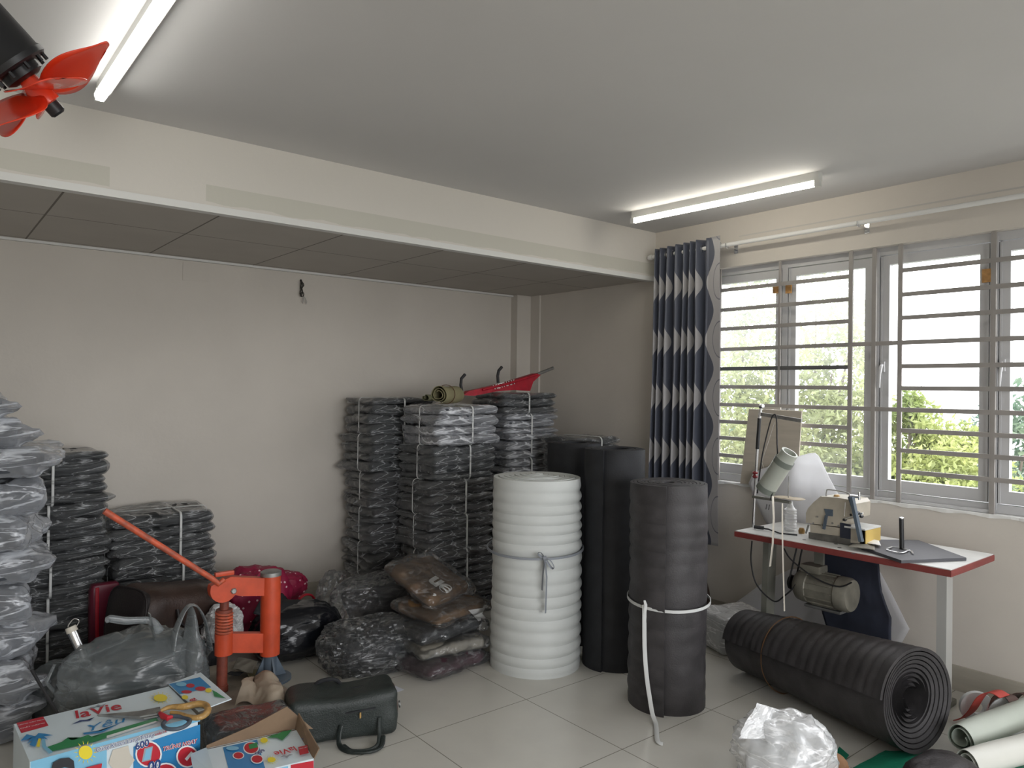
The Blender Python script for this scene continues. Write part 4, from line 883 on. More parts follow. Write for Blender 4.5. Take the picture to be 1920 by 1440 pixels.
Q = Print(o2, u2.cross(Vector((0, 0, -1))) if (u2.cross(Vector((0, 0, -1)))).dot(v2) < 0 else -u2.cross(Vector((0, 0, -1))), B2)
Q.poly([(545, 1434), (588, 1426), (588, 1500), (545, 1500)], 'p_red', 'printed_panel').poly([(430, 1462), (540, 1436), (540, 1500), (430, 1500)], 'sky_print', 'printed_panel')
# dark wrapped slab between the cartons
V_, F_ = roundbox((24, 20, 8), (.16, .12, .10), .03); V_ = V_+nrm(V_, F_)*(.006*ridg(V_, 9, 3))[:, None]; V_ = rot_box(V_, (1.075, 2.945, .112), R_(-6))
T = thing('wrapped_slab', 'dark cloth slab in clear film lying between the two cartons', 'wrapped cloth', (1.075, 2.945, 0)); mesh('dark_cloth', V_, F_, 'fab_dark', T)
V_, F_ = roundbox((30, 26, 10), (.167, .127, .107), .03); V_ = V_+nrm(V_, F_)*(.008*ridg(V_, 7, 5))[:, None]; V_ = rot_box(V_, (1.075, 2.945, .114), R_(-6)); V_[:, 2] = V_[:, 2].clip(.001, 9); mesh('film_wrap', V_, F_, 'film_c', T)
# ------------------------------------------------------------------ block and hand press
V_, F_ = roundbox((22, 22, 6), (.20, .29, .075), .02); V_ = V_+nrm(V_, F_)*(.006*ridg(V_, 7, 4)+.004*noise(V_, 14, 2))[:, None]; V_ = rot_box(V_, (1.16, 3.50, .075), R_(2)); V_[:, 2] = V_[:, 2].clip(.0, .158)
o = mesh('work_block', V_, F_, 'stump'); tag(o, 'dusty low work block under the orange hand press', 'block')
YP = 3.42
PR = thing('hand_press', 'orange hand-lever punch press with a long red lever arm', 'hand press', tuple(at(505, 1275, 'y', YP)))
def pp(a, b, y=YP): return at(a, b, 'y', y)
pc = [pp(507, 1080), pp(507, 1222)]; xs = (pc[0].x+pc[1].x)/2; ztop = pp(507, 1078).z; zlo = pp(507, 1226).z; rp = .045
zf = .158
g = MB()
g.lathe([(0, ztop), (rp, ztop), (rp+.001, (ztop+zlo)/2), (rp, zlo), (0, zlo)], (xs, YP, 0), (0, 0, 1), 28)
armp = [pp(505, 1083), pp(505, 1115), pp(450, 1116)]
cc = pp(417, 1103); rr_ = .060
armp += [cc+Vector((rr_*math.cos(t), 0, rr_*math.sin(t))) for t in np.linspace(-.6, -math.pi-.4, 12)]; armp += [pp(430, 1080)]
g.prism([q+Vector((0, -.022, 0)) for q in armp], (0, .044, 0))
g.prism([q+Vector((0, -.02, 0)) for q in (pp(505, 1186), pp(505, 1222), pp(420, 1222), pp(420, 1186))], (0, .04, 0))
xl = (pp(403, 1200).x+pp(436, 1200).x)/2; rl = (pp(436, 1200).x-pp(403, 1200).x)/2
g.lathe([(0, pp(420, 1186).z), (rl, pp(420, 1186).z), (rl, pp(420, 1226).z), (0, pp(420, 1226).z)], (xl, YP, 0), (0, 0, 1), 24)
g.build('press_frame', 'orange', PR)
MB().lathe([(0, ztop+.022), (rp*.8, ztop+.022), (rp+.003, ztop+.016), (rp+.003, ztop-.002), (0, ztop-.002)], (xs, YP, 0), (0, 0, 1), 28).build('post_cap', 'steel', PR)
g = MB().lathe([(0, zlo), (.031, zlo), (.031, zf), (0, zf)], (xs, YP, 0), (0, 0, 1), 20); q = Vector((xs, YP, zf))
for dx, dy in ((-1, 0), (0, -1), (1, 0)): g.prism([q+Vector((dx*.03-dy*.004, dy*.03+dx*.004, .0)), q+Vector((dx*.085-dy*.004, dy*.085+dx*.004, 0)), q+Vector((dx*.03-dy*.004, dy*.03+dx*.004, .11))], (dy*.008, -dx*.008, 0))
g.lathe([(0, .0), (.10, 0), (.10, .012), (0, .012)], q, (0, 0, 1), 24); g.build('post', 'bluegrey', PR)
b0 = pp(435, 1106); MB().lathe([(0, -.03), (.010, -.03), (.014, -.026), (.014, -.02), (0, -.02)], b0+Vector((0, .0, 0)), (0, 1, 0), 6).lathe([(0, .02), (.013, .02), (.013, .03), (0, .03)], b0, (0, 1, 0), 6).build('pivot_bolt', 'steel', PR, False)
zs_ = [pp(421, y).z for y in (1122, 1142, 1187)]
MB().lathe([(0, zs_[0]), (rl*.5, zs_[0]), (rl*.5, zs_[1]), (rl*.9, zs_[1]), (rl*.9, zs_[1]-.012), (rl*.3, zs_[1]-.012), (rl*.3, zs_[2]), (0, zs_[2])], (xl, YP, 0), (0, 0, 1), 18).build('plunger', 'rust', PR)
sp = [Vector((xl+rl*.86*math.cos(t), YP+rl*.86*math.sin(t), zs_[1]-.008+(zs_[2]-zs_[1]+.012)*t/(2*math.pi*7))) for t in np.linspace(0, 2*math.pi*7, 150)]
MB().tube(sp, .0062, 8).build('coil_spring', 'orange_worn', PR)
zr = pp(412, 1250).z; MB().lathe([(0, pp(420, 1226).z), (rl*.6, pp(420, 1226).z), (rl*.6, zf+.03), (rl*.7, zf+.028), (rl*.7, zf), (0, zf)], (xl-.006, YP, 0), (0, 0, 1), 18).build('punch_die', 'rust', PR)
ls = pp(412, 1086); lb = pp(406, 1090); le = at(193, 956, 'y', YP+.02); le2 = le+(le-lb)*.0
MB().tube([ls+Vector((.01, -.03, .005)), lb+Vector((0, -.03, -.005)), lb+(le-lb)*.06+Vector((0, -.03, 0)), le+Vector((0, -.03, 0))], [.012, .0125, .0125, .0135], 12).build('lever_arm', 'orange_worn', PR)
MB().bbox((pp(417, 1100).x-.035, YP-.012, pp(417, 1080).z), (pp(417, 1100).x+.05, YP+.012, pp(417, 1074).z+.006), .004).build('lever_cam', 'orange', PR)
# crumpled paper and rags on the block
def bag_obj(name, label, cat, c, h, inner, filmm, amp=.10, seed=1, sc_=3, sub=5, flat=False, grow=.02, famp=.16, rz=0, sq=.75, zmin=.0, inner_sc=.9):
    T = thing(name, label, cat, (c[0], c[1], zmin))
    if inner:
        V_, F_ = blob(c, [q*inner_sc for q in h], seed, amp, sc_, 5, sq, zmin, rz=rz); mesh('contents', V_, F_, inner, T)
    V_, F_ = blob((c[0], c[1], c[2]+.004), [q+grow for q in h], seed+40, famp, sc_*1.4, sub, sq, zmin, rz=rz); mesh('plastic_film', V_, F_, filmm, T, False if flat else 'all'); return T
q = at(482, 1302, 'z', .17)
def drape(P, U, W):
    P[:, 2] -= .14*np.maximum(0, .4-W); P[:, 2] += .03*np.sin(U*9+W*3)*(.4+W*.4); P[:, 1] += .02*np.sin(U*7); return P
V_, F_ = sheet([at(440, 1308, 'z', .19), at(530, 1306, 'z', .18), at(520, 1276, 'z', .20), at(470, 1276, 'z', .185)], (44, 36), .022, 4, .002, drape)
V_[:, 2] = np.maximum(V_[:, 2]+.01, .004); o = mesh('crumpled_paper', V_, F_, 'paper', None, 'all'); tag(o, 'crumpled sheet of brown paper draped at the front corner of the work block', 'paper')
for k, (a_, b_, s_, rz_, mm, lab) in enumerate(((458, 1256, .05, .4, 'paper', 'small folded paper offcut beside the plunger on the work block'), (476, 1268, .045, 1.4, 'olive', 'small olive felt offcut lying before the post foot on the work block'), (440, 1268, .035, 2.2, 'blackfab', 'small black cloth offcut on the work block below the plunger'))):
    q = at(a_, b_, 'z', .163); u_1 = Vector((math.cos(rz_), math.sin(rz_), 0))*s_; v_1 = Vector((-math.sin(rz_), math.cos(rz_), 0))*s_*.6
    V_, F_ = sheet([q-u_1-v_1, q+u_1-v_1, q+u_1+v_1, q-u_1+v_1], (14, 10), .010, 60+k, .002); V_[:, 2] += .012; o = mesh('offcut', V_, F_, mm, None, 'all'); tag(o, lab, 'offcut')
V_, F_ = sheet([at(436, 1262, 'z', .165), at(474, 1272, 'z', .165), at(484, 1248, 'z', .19), at(446, 1240, 'z', .175)], (20, 18), .016, 14, .002); V_[:, 2] += .016
o = mesh('cloth_scrap', V_, F_, 'beige_fab', None, 'all'); tag(o, 'small crumpled pale rag on the work block beside the punch', 'rag')
# ------------------------------------------------------------------ dark green duffel on the floor
DF = (1.515, 3.035, .10); yw = R_(-18)
DU = thing('duffel_bag', 'dark green leather duffel bag lying on the tiles, lower centre', 'duffel bag', (DF[0], DF[1], 0))
V_, F_ = roundbox((34, 20, 14), (.235, .105, .100), .032); V_ = V_+nrm(V_, F_)*(.010*ridg(V_, 5, 8)+.006*noise(V_, 9, 2))[:, None]
V_[:, 2] -= .012*np.exp(-((V_[:, 0]-.03)/.12)**2)*(V_[:, 2] > .03)
V_ = rot_box(V_, DF, yw); V_[:, 2] = V_[:, 2].clip(.002, 9); mesh('bag_body', V_, F_, 'leather_green', DU)
def dl(x, y, z): v = Matrix.Rotation(yw, 3, 'Z') @ Vector((x, y, z)); return Vector(DF)+v
for sx_ in (1, -1):
    lp = [dl(sx_*.215, .085*math.cos(t), .078*math.sin(t)) for t in np.linspace(0, 2*math.pi, 30)]; MB().tube([p+Vector((sx_*.018, 0, 0)) for p in lp], .0045, 8, False).build('piping', 'leather_brown', DU)
lp = [dl(-.02, -.112, -.02), dl(-.03, -.125, -.06), dl(-.03, -.15, -.088), dl(0, -.21, -.09), dl(.07, -.235, -.09), dl(.12, -.21, -.088), dl(.14, -.15, -.075), dl(.145, -.125, -.05), dl(.15, -.112, -.01)]
MB().tube(lp, .0085, 8, flat=(1.3, .8)).build('handle', 'leather_green', DU); MB().tube([p+Vector((.012, -.012, 0)) for p in lp[2:7]], .0085, 8, flat=(1.3, .8)).build('handle', 'leather_green', DU)
lp = [dl(-.12, .06, .09), dl(-.10, .05, .115), dl(-.06, .045, .125), dl(-.02, .05, .115), dl(.0, .06, .09)]; MB().tube(lp, .009, 8).build('handle', 'blackfab', DU)
MB().bar(dl(.0, -.111, .028), dl(.13, -.111, .034), .004, .006).build('pocket_zip', 'blackfab', DU, False)
MB().bbox(dl(.062, -.118, .012)-Vector((.004, .002, .012)), dl(.062, -.118, .012)+Vector((.004, .002, .014)), .002).build('zip_pull', 'gold', DU)
lp = [dl(.255, -.03+.014*math.cos(t), .0+.014*math.sin(t)) for t in np.linspace(0, 2*math.pi, 16)]; MB().tube(lp, .0025, 6, False).build('ring', 'steel', DU)
MB().tube([dl(-.2, .0, .098), dl(0, .0, .088), dl(.2, .0, .098)], .005, 6, flat=(1, .5)).build('top_zip', 'blackfab', DU)
o = mesh('paper_slip', *sheet([at(708, 1289, 'z', .002), at(735, 1301, 'z', .002), at(758, 1293, 'z', .003), at(730, 1281, 'z', .003)], (4, 4), 0, 1, .0008), 'paperw', None, False); tag(o, 'small pale paper slip on the tiles behind the green duffel', 'paper')
# ------------------------------------------------------------------ brown duffel behind the press
BC = at(322, 1148, 'y', 4.16); yw2 = R_(22)
BD_ = thing('duffel_bag', 'dark brown leather duffel bag heaped behind the grey carrier bag', 'duffel bag', (BC.x, BC.y, 0))
V_, F_ = roundbox((30, 20, 18), (.27, .16, .155), .10); V_ = V_+nrm(V_, F_)*(.012*ridg(V_, 4, 18)+.008*noise(V_, 7, 12))[:, None]; bz = BC.z
V_ = rot_box(V_, (BC.x, BC.y, bz), yw2, 0, R_(9)); mesh('bag_body', V_, F_, 'leather_brown', BD_)
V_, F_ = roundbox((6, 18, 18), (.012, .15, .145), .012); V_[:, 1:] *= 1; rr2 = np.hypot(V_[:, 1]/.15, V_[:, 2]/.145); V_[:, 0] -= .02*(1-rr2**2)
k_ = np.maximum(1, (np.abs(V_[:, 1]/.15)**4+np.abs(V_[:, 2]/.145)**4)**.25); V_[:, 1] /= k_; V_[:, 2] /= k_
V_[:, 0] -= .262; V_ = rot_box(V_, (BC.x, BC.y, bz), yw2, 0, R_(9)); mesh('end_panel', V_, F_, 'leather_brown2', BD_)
lp = []
for t in np.linspace(0, 2*math.pi, 40):
    c1, s1 = math.cos(t), math.sin(t); k_ = 1/(abs(c1)**4+abs(s1)**4)**.25; lp.append((-.265, .15*c1*k_, .145*s1*k_))
lp = rot_box(np.array(lp), (BC.x, BC.y, bz), yw2, 0, R_(9)); MB().tube(lp, .006, 8, False).build('piping', 'leather_brown2', BD_)
lp = rot_box(np.array([(-.1, -.165, .05), (-.08, -.19, -.02), (0, -.20, -.05), (.1, -.19, -.02), (.12, -.165, .05)]), (BC.x, BC.y, bz), yw2, 0, R_(9)); MB().tube(lp, .009, 8).build('handle', 'leather_brown2', BD_)
V_, F_ = blob((BC.x-.02, BC.y+.0, .105), (.30, .17, .095), 33, .12, 2.4, 4, .8, 0); o = mesh('black_cloth_heap', V_, F_, 'blackfab'); tag(o, 'heap of black cloth under the brown duffel bag', 'cloth')
a, b = at(168, 1097, 'y', 4.46), at(222, 1160, 'y', 4.46)
T = thing('maroon_bag', 'dark red vinyl bag wedged behind the brown duffel', 'bag', (a.x, 4.46, 0))
V_, F_ = roundbox((10, 8, 16), ((b.x-a.x)/2, .035, a.z/2), .02); V_ = V_+nrm(V_, F_)*(.004*noise(V_, 9, 2))[:, None]; V_ = rot_box(V_, ((a.x+b.x)/2, 4.46, a.z/2+.002)); mesh('bag_body', V_, F_, 'maroon', T)
MB().tube([(a.x+.03, 4.42, a.z-.01), (a.x+.03, 4.415, a.z*.6), (a.x+.035, 4.42, a.z*.3)], .006, 6, flat=(1.5, .5)).build('seam', 'redcloth', T)
# grey carrier bag
cg = at(268, 1262, 'y', 3.62)
GB = bag_obj('carrier_bag', 'translucent grey carrier bag full of dark cloth, behind the large carton', 'plastic bag', (cg.x-.01, 3.66, .20), (.255, .19, .185), 'fab_dark', 'film_grey', .13, 61, 2.2, 5, False, .018, .17, 0, .8)
def gp(a, b, y=3.5): return at(a, b, 'y', y)
g = MB().tube([gp(352, 1290), gp(356, 1240), gp(360, 1195), gp(360, 1150), gp(359, 1137)], [.13, .10, .062, .034, .012], 18, False, flat=(1.0, .45)); V_ = g.arr(); V_ = V_+np.column_stack([.012*noise(V_, 12, 5), .018*noise(V_, 12, 6), 0*V_[:, 0]]); mesh('bag_neck', V_, g.f, 'film_grey', GB, 'all')
g = MB().tube([gp(322, 1215), gp(330, 1180), gp(345, 1146), gp(358, 1134), gp(372, 1140), gp(386, 1168), gp(394, 1215)], [.05, .034, .024, .02, .022, .028, .045], 12, False, flat=(1.0, .22)); g.build('handle_loop', 'film_grey', GB, 'all')
g = MB().tube([gp(300, 1185), gp(285, 1165), gp(262, 1163), gp(235, 1164), gp(205, 1160), gp(203, 1167)], [.02, .017, .015, .017, .016, .008], 10, True, flat=(.5, 1.0)); g.build('handle_loop', 'film_grey', GB, 'all')
g = MB().tube([gp(290, 1200), gp(286, 1178), gp(280, 1150)], [.03, .03, .028], 8, True, flat=(1, .12)); g.build('handle_end', 'film_grey', GB)
# things in the dark gap at left: pipe, stick, coil
def tp(a, b, y): return at(a, b, 'y', y)
T = thing('metal_pole', 'metal pole with pale collar and wire hook leaning in the dark gap', 'pole', tuple(Vector((tp(175, 1300, 3.5).x, 3.5, 0))))
p0, p1 = tp(134, 1180, 3.78), tp(160, 1240, 3.74); dd = (p1-p0).normalized(); pe_ = p0+dd*((p0.z-.01)/-dd.z)
MB().tube([p0+dd*.10, pe_], .017, 12).build('pole', 'steel', T); MB().tube([p0, p0+dd*.02, p0+dd*.10], [.020, .021, .020], 14).build('chrome_tip', 'chrome', T)
MB().tube([p0-dd*.012, p0+dd*.012], [.022, .024], 14).build('collar', 'p_cream', T)
MB().tube([p0+Vector((.012, 0, .0)), p0+Vector((.03, 0, .03)), p0+Vector((.01, 0, .045)), p0+Vector((-.012, 0, .02)), p0+Vector((-.01, 0, 0))], .0025, 6).build('hook', 'chrome', T)
s0 = tp(59, 1256, 3.55); s1 = tp(112, 1345, 3.4); dd = (s1-s0); s1 = s0+dd*((s0.z-.006)/-dd.z)
o = MB().tube([s0, s1], .006, 8).build('black_stick', 'black'); tag(o, 'thin black stick leaning beside the left-edge pile of parcels', 'stick')
o = bag_obj('coiled_bag', 'dark plastic bag heap with loose loops beside the left-edge pile', 'plastic bag', (tp(122, 1280, 3.78).x, 3.92, .12), (.11, .10, .12), 'blackfab', 'film_grey', .14, 71, 3, 4, False, .012, .14)
g = MB(); cq = tp(128, 1262, 3.66)
g.tube([cq+Vector((-.05, 0, .05)), cq+Vector((-.08, 0, -.02)), cq+Vector((-.03, -.01, -.10)), cq+Vector((.06, 0, -.13))], [.012, .016, .02, .02], 8, True, flat=(1, .5)); g.build('loop', 'film_grey', o, 'all')
o = mesh('black_cloth_heap', *blob((.98, 3.92, .13), (.2, .15, .13), 83, .14, 2.5, 4, .8, 0), 'blackfab'); tag(o, 'low heap of black cloth between carrier bag and press', 'cloth')
bag_obj('clear_bag', 'wisp of clear plastic bag behind the press plunger', 'plastic bag', (at(412, 1170, 'y', 3.98).x+.02, 4.0, .28), (.09, .07, .09), None, 'film_white', .12, 91, 3, 4, True, .0, .2, zmin=.0)
# ------------------------------------------------------------------ pink, black bags
pk1 = at(478, 1168, 'y', 4.42)
PK = thing('polka_dot_bag', 'pink polka-dot fabric bag seen through the hand press', 'fabric bag', (pk1.x, 4.42, 0)); V_, F_ = blob((pk1.x, 4.44, .23), (.20, .13, .21), 111, .14, 2.6, 5, .8, 0); mesh('bag_fabric', V_, F_, 'pink', PK)
V_, F_ = blob((pk1.x+.09, 4.32, .20), (.07, .05, .09), 112, .1, 3, 4, .8); mesh('dark_opening', V_, F_, 'blackfab', PK)
pk2 = at(538, 1096, 'y', 4.6); o = mesh('polka_dot_cushion', *blob((pk2.x-.02, 4.62, pk2.z-.02), (.15, .10, .10), 121, .12, 3, 5, .85), 'pink')
tag(o, 'pink polka-dot cloth bundle just right of the orange post', 'cloth bundle')
o.location.z = max(o.location.z, 0)
bb1 = at(548, 1185, 'y', 4.05)
T = thing('black_bag', 'shiny black plastic sack with a black cloth flap right of the press', 'black bag', (bb1.x, 4.05, 0))
V_, F_ = blob((bb1.x+.03, 4.07, .14), (.255, .17, .145), 131, .08, 3, 5, .75, 0); mesh('sack', V_, F_, 'blackbag', T)
V_, F_ = sheet([at(475, 1150, 'y', 3.96), at(622, 1195, 'y', 3.90), at(600, 1128, 'y', 4.12), at(500, 1122, 'y', 4.14)], (26, 20), .010, 7, .01, lambda P, U, W: P+np.column_stack([0*U, 0*U, .03*np.sin(W*3.14)])); mesh('cloth_flap', V_, F_, 'blackfab', T, 'all')
MB().tube([at(530, 1198, 'y', 3.87), at(540, 1195, 'y', 3.86)], .01, 8).build('knot', 'blackbag', T)
o = MB().tube([at(560, 1124, 'y', 4.3), at(572, 1115, 'y', 4.3), at(585, 1117, 'y', 4.3), at(591, 1130, 'y', 4.3), at(592, 1150, 'y', 4.3)], .012, 8, flat=(1.3, .6)).build('red_strap', 'redcloth'); tag(o, 'short red strap arching behind the black sack', 'strap')
# clear bags right of it
c1 = at(688, 1232, 'y', 3.66)
bag_obj('clear_bag', 'glossy clear bag of black cloth on the tiles in front of the stacks', 'plastic bag', (c1.x, 3.66, .115), (.215, .15, .115), 'blackfab', 'film_c', .12, 141, 3, 5, True, .03, .16, R_(-8))
c2 = at(700, 1150, 'y', 4.05)
T = bag_obj('clear_bag', 'clear bag with flat grey-brown garments leaning at the base of the stacks', 'plastic bag', (c2.x+.01, 4.06, .19), (.25, .13, .165), None, 'film_c', .1, 151, 3, 5, True, .02, .15, R_(5))
V_, F_ = roundbox((20, 14, 6), (.22, .14, .03), .025); V_ = V_+nrm(V_, F_)*(.006*ridg(V_, 8, 4))[:, None]; mesh('folded_garment', rot_box(V_, (c2.x+.04, 4.02, .20), R_(-6), R_(32)), F_, 'fab_grey', T)
c3 = at(630, 1135, 'y', 4.15); bag_obj('clear_bag', 'empty puffed clear bag standing beside the black sack', 'plastic bag', (c3.x, 4.2, .23), (.09, .05, .15), None, 'film_c', .1, 161, 3, 4, True, .01, .2, R_(15))
# ------------------------------------------------------------------ brown printed parcels
from mathutils.bvhtree import BVHTree
PX = [((2.30, 3.42, .045), (.20, .15, .036), 8, 0, 'maroon_fab', 'dark maroon printed garment in clear bag, bottom of the parcel pile', .25),
      ((2.33, 3.46, .125), (.19, .15, .030), -5, 2, 'beige_fab', 'grey-beige garment in clear bag, second from the bottom of the parcel pile', .24),
      ((2.33, 3.52, .205), (.20, .16, .034), 4, 2, 'blackfab', 'black garment in clear bag in the middle of the parcel pile', .25),
      ((2.40, 3.56, .285), (.20, .16, .032), 14, 4, 'brown_fab', 'tan-brown garment in clear bag, second from the top of the parcel pile', .25),
      ((2.385, 3.66, .415), (.19, .17, .040), 22, 27, 'brown_fab', 'tan-brown garment with white lettering in clear bag, topmost parcel', .24)]
for i, (c, h, yaw, tilt, mm, lab, _) in enumerate(PX):
    T = thing('printed_parcel', lab, 'bagged garment', c, 0, 'bagged printed garments by the white roll')
    V_, F_ = roundbox((28, 24, 8), h, min(h)*.9); V_ = V_+nrm(V_, F_)*((.006 if i == 4 else .013)*ridg(V_*np.array([1, 1, 2]), 7, i*3)+.007*noise(V_, 8, i))[:, None]; V_ = rot_box(V_, c, R_(yaw), R_(tilt)); mesh('folded_garment', V_, F_, mm, T)
    tree = BVHTree.FromPolygons([tuple(v) for v in V_], F_)
    W_, G_ = roundbox((34, 30, 6), (h[0]+.035, h[1]+.03, h[2]+.003), min(h)*.95); rim = ((np.abs(W_[:, 0])/(h[0]+.035))**6+(np.abs(W_[:, 1])/(h[1]+.03))**6).clip(0, 1)
    W_[:, 2] *= (1-.6*rim); W_ = W_+nrm(W_, G_)*(.015*ridg(W_, 9, i+5, 3)+.014*rim*noise(W_, 11, i+60)+.002)[:, None]; W_[:, 2] += rim*.016*noise(W_, 8, i+70)
    W_ = rot_box(W_, (c[0], c[1], c[2]+.003), R_(yaw), R_(tilt)); W_[:, 2] = W_[:, 2].clip(.001, 9); mesh('plastic_bag', W_, G_, 'film_c', T, False)
    def stick(Pt, Ft):
        out = []
        for p_ in Pt:
            v = Vector(p_)-CAM; hit = tree.ray_cast(CAM, v.normalized()); out.append(tuple(hit[0]-v.normalized()*.005) if hit[0] is not None else tuple(p_))
        return out, Ft
    if i == 4:
        nn = Matrix.Rotation(R_(yaw), 3, 'Z') @ Matrix.Rotation(R_(tilt), 3, 'X') @ Vector((0, 0, 1)); co = Vector(c)+nn*.045; a, b = on_plane(802, 1088, co, nn), on_plane(838, 1113, co, nn); Pt, Ft = plane_text('ue', a, b, nn, 0, 1.35, .05); Pt, Ft = stick(Pt, Ft); mesh('white_lettering', Pt, Ft, 'print', T, False)
        Pt, Ft = plane_text(',', on_plane(812, 1114, co, nn), on_plane(818, 1117, co, nn), nn, 0, 1.0, .03); Pt, Ft = stick(Pt, Ft); mesh('white_lettering', Pt, Ft, 'print', T, False)
    if i == 3:
        pl_ = [(878, 1144), (911, 1139), (904, 1150), (912, 1160), (886, 1168), (890, 1156)]; P4 = [at(a, b, 'y', 3.42) for a, b in pl_]; Pt, Ft = stick(P4, [tuple(range(6))]); mesh('white_lettering', Pt, Ft, 'print', T, False)
# ------------------------------------------------------------------ things on top of the stacks
ZT = 1.44
def st(a, b, y): return at(a, b, 'y', y)
OC = st(822, 738, 4.14); OC.z = max(OC.z, ZT+.05); axo = (Vector((.80, .58, 0))).normalized(); OC2 = Vector((OC.x, OC.y, ZT+.062))
T = thing('felt_roll', 'olive felt sheet rolled up on top of the front tall stack', 'fabric roll', (OC2.x, OC2.y, ZT))
V_, F_ = spiral(OC2, axo, .024, .064, 2.6, .36, .002, 2, taper=1.0, rows=8, start=R_(90), gap=.8); mesh('felt_sheet', V_, F_, 'olive', T)
g = MB(); ll = OC2+Vector((-.085, .02, -.02)); V_, F_ = spiral(ll, axo, .012, .028, 1.2, .3, .001, 2, rows=6, start=R_(200), gap=.8); mesh('sheet_edge', V_, F_, 'olive_dark', T)
MB().tube([OC2+axo*.15+(Vector((0, 0, 1))*math.cos(t)+axo.cross(Vector((0, 0, 1)))*math.sin(t))*.0655 for t in np.linspace(0, 2*math.pi, 24)], .003, 6, False).build('band', 'brown_strap', T)
yt = 4.36
T = thing('red_folded_frame', 'red canvas-wrapped folded frame with curved black handles lying on the stacks', 'folded frame', tuple(st(940, 735, yt)))
pts = [st(868, 741, yt), st(880, 733, yt), st(905, 728, yt), st(950, 717, yt), st(1005, 700, yt), st(1014, 703, yt), st(1000, 716, yt), st(994, 733, yt), st(965, 731, yt), st(930, 734, yt), st(890, 742, yt)]
g = MB(); g.prism(pts, (0, .05, 0)); g.build('red_canvas', 'redcloth', T, False)
MB().tube([st(905, 731, yt-.01), st(950, 720, yt-.012), st(1008, 702, yt-.01)], [.008, .010, .009], 8).build('canvas_fold', 'redcloth', T)
MB().tube([st(985, 711, yt+.02), st(1037, 690, yt+.02)], [.013, .013], 12).build('grey_tube', 'steel', T)
for a_ in ([(866, 735), (864, 722), (865, 710), (872, 702)], [(934, 718), (933, 705), (935, 695), (941, 688)]): MB().tube([st(x, y, yt+.03) for x, y in a_], .0115, 10).build('curved_handle', 'black', T)
Tt = plane_text('VIETNAM', st(925, 731, yt-.003), st(965, 720, yt-.003), (0, -1, 0), .002, 1.0, .01); mesh('printed_lettering', *Tt, 'print', T, False)
# ------------------------------------------------------------------ sewing table by the window
TX0, TX1, TY0, TY1, TZ = 3.60, 4.14, 1.30, 2.42, .765
ST = thing('sewing_table', 'white sewing table with red edging under the window', 'sewing table', ((TX0+TX1)/2, (TY0+TY1)/2, 0))
g = MB().bbox((TX0, TY0, TZ-.036), (TX1, TY1, TZ-.002), .006); g.build('red_edge', 'rededge', ST)
MB().box((TX0+.006, TY0+.006, TZ-.004), (TX1-.006, TY1-.006, TZ)).build('tabletop', 'laminate', ST, False)
a, b = at(1461, 1012, 'y', 2.27), at(1440, 1168, 'y', 2.27); xleg = 3.80
MB().bar((xleg+.09, 2.37, TZ-.036), (xleg+.06, 2.37, .03), .085, .035, (0, 1, 0)).build('leg', 'legpaint', ST, False)
MB().bar((xleg+.16, 1.46, TZ-.036), (xleg+.16, 1.46, .03), .075, .045, (0, 1, 0)).build('leg', 'leglight', ST, False)
for y in (2.37, 1.46): MB().bbox((xleg+.0, y-.025, .0), (xleg+.26, y+.025, .032), .006).build('foot', 'legpaint', ST)
MB().bar((xleg+.07, 2.37, .17), (xleg+.16, 1.46, .17), .03, .055).build('stretcher', 'legpaint', ST, False)
g = MB()
for p_ in ((1508, 1012), (1567, 1020), (1574, 1027), (1600, 1038)): q = at(p_[0], p_[1], 'z', TZ); g.lathe([(0, .0006), (.010, .0006), (.010, .0002)], q, (0, 0, 1), 14)
g.build('bolt_holes', 'blackpl', ST)
# motor under the table
mx_ = 3.82; m0, m1 = at(1492, 1092, 'x', mx_), at(1600, 1115, 'x', mx_); mz = m0.z*.5+m1.z*.5-.005
T = thing('electric_motor', 'dusty cast electric motor hanging under the sewing table', 'motor', (mx_, (m0.y+m1.y)/2, mz))
L_ = m0.y-m1.y; prof = [(0, 0), (.035, 0), (.06, .01), (.082, .03), (.088, .06), (.088, .09), (.084, .095), (.084, L_-.075), (.090, L_-.07), (.090, L_-.02), (.082, L_-.004), (.03, L_), (0, L_)]
MB().lathe(prof, (mx_, m0.y, mz), (0, -1, 0), 32).build('motor_housing', 'motor', T)
g = MB()
for k in range(14):
    t = 2*math.pi*k/14; dx, dz = math.cos(t), math.sin(t); g.bar((mx_+dx*.088, m0.y-.10, mz+dz*.088), (mx_+dx*.088, m0.y-L_+.08, mz+dz*.088), .005, .008, (dx, 0, dz))
g.build('cooling_fins', 'motor', T, False)
MB().bbox((mx_-.05, m0.y-.16, mz+.08), (mx_+.05, m0.y-.05, mz+.125), .008).build('terminal_box', 'motor', T)
MB().bbox((mx_-.02, m0.y-L_+.06, mz-.112), (mx_+.06, m0.y-.06, mz-.095), .004).build('mounting_plate', 'steel', T)
MB().bar((mx_+.03, m0.y-.12, mz+.08), (mx_+.03, m0.y-.12, TZ-.036), .05, .02, (1, 0, 0)).build('hanger_bracket', 'legpaint', T, False)
MB().lathe([(0, 0), (.032, 0), (.040, .006), (.028, .014), (.040, .022), (.032, .028), (0, .028)], (mx_, m0.y+.035, mz), (0, -1, 0), 24).build('pulley', 'blackpl', T)
g = MB(); yy = m0.y+.021; top = TZ-.036
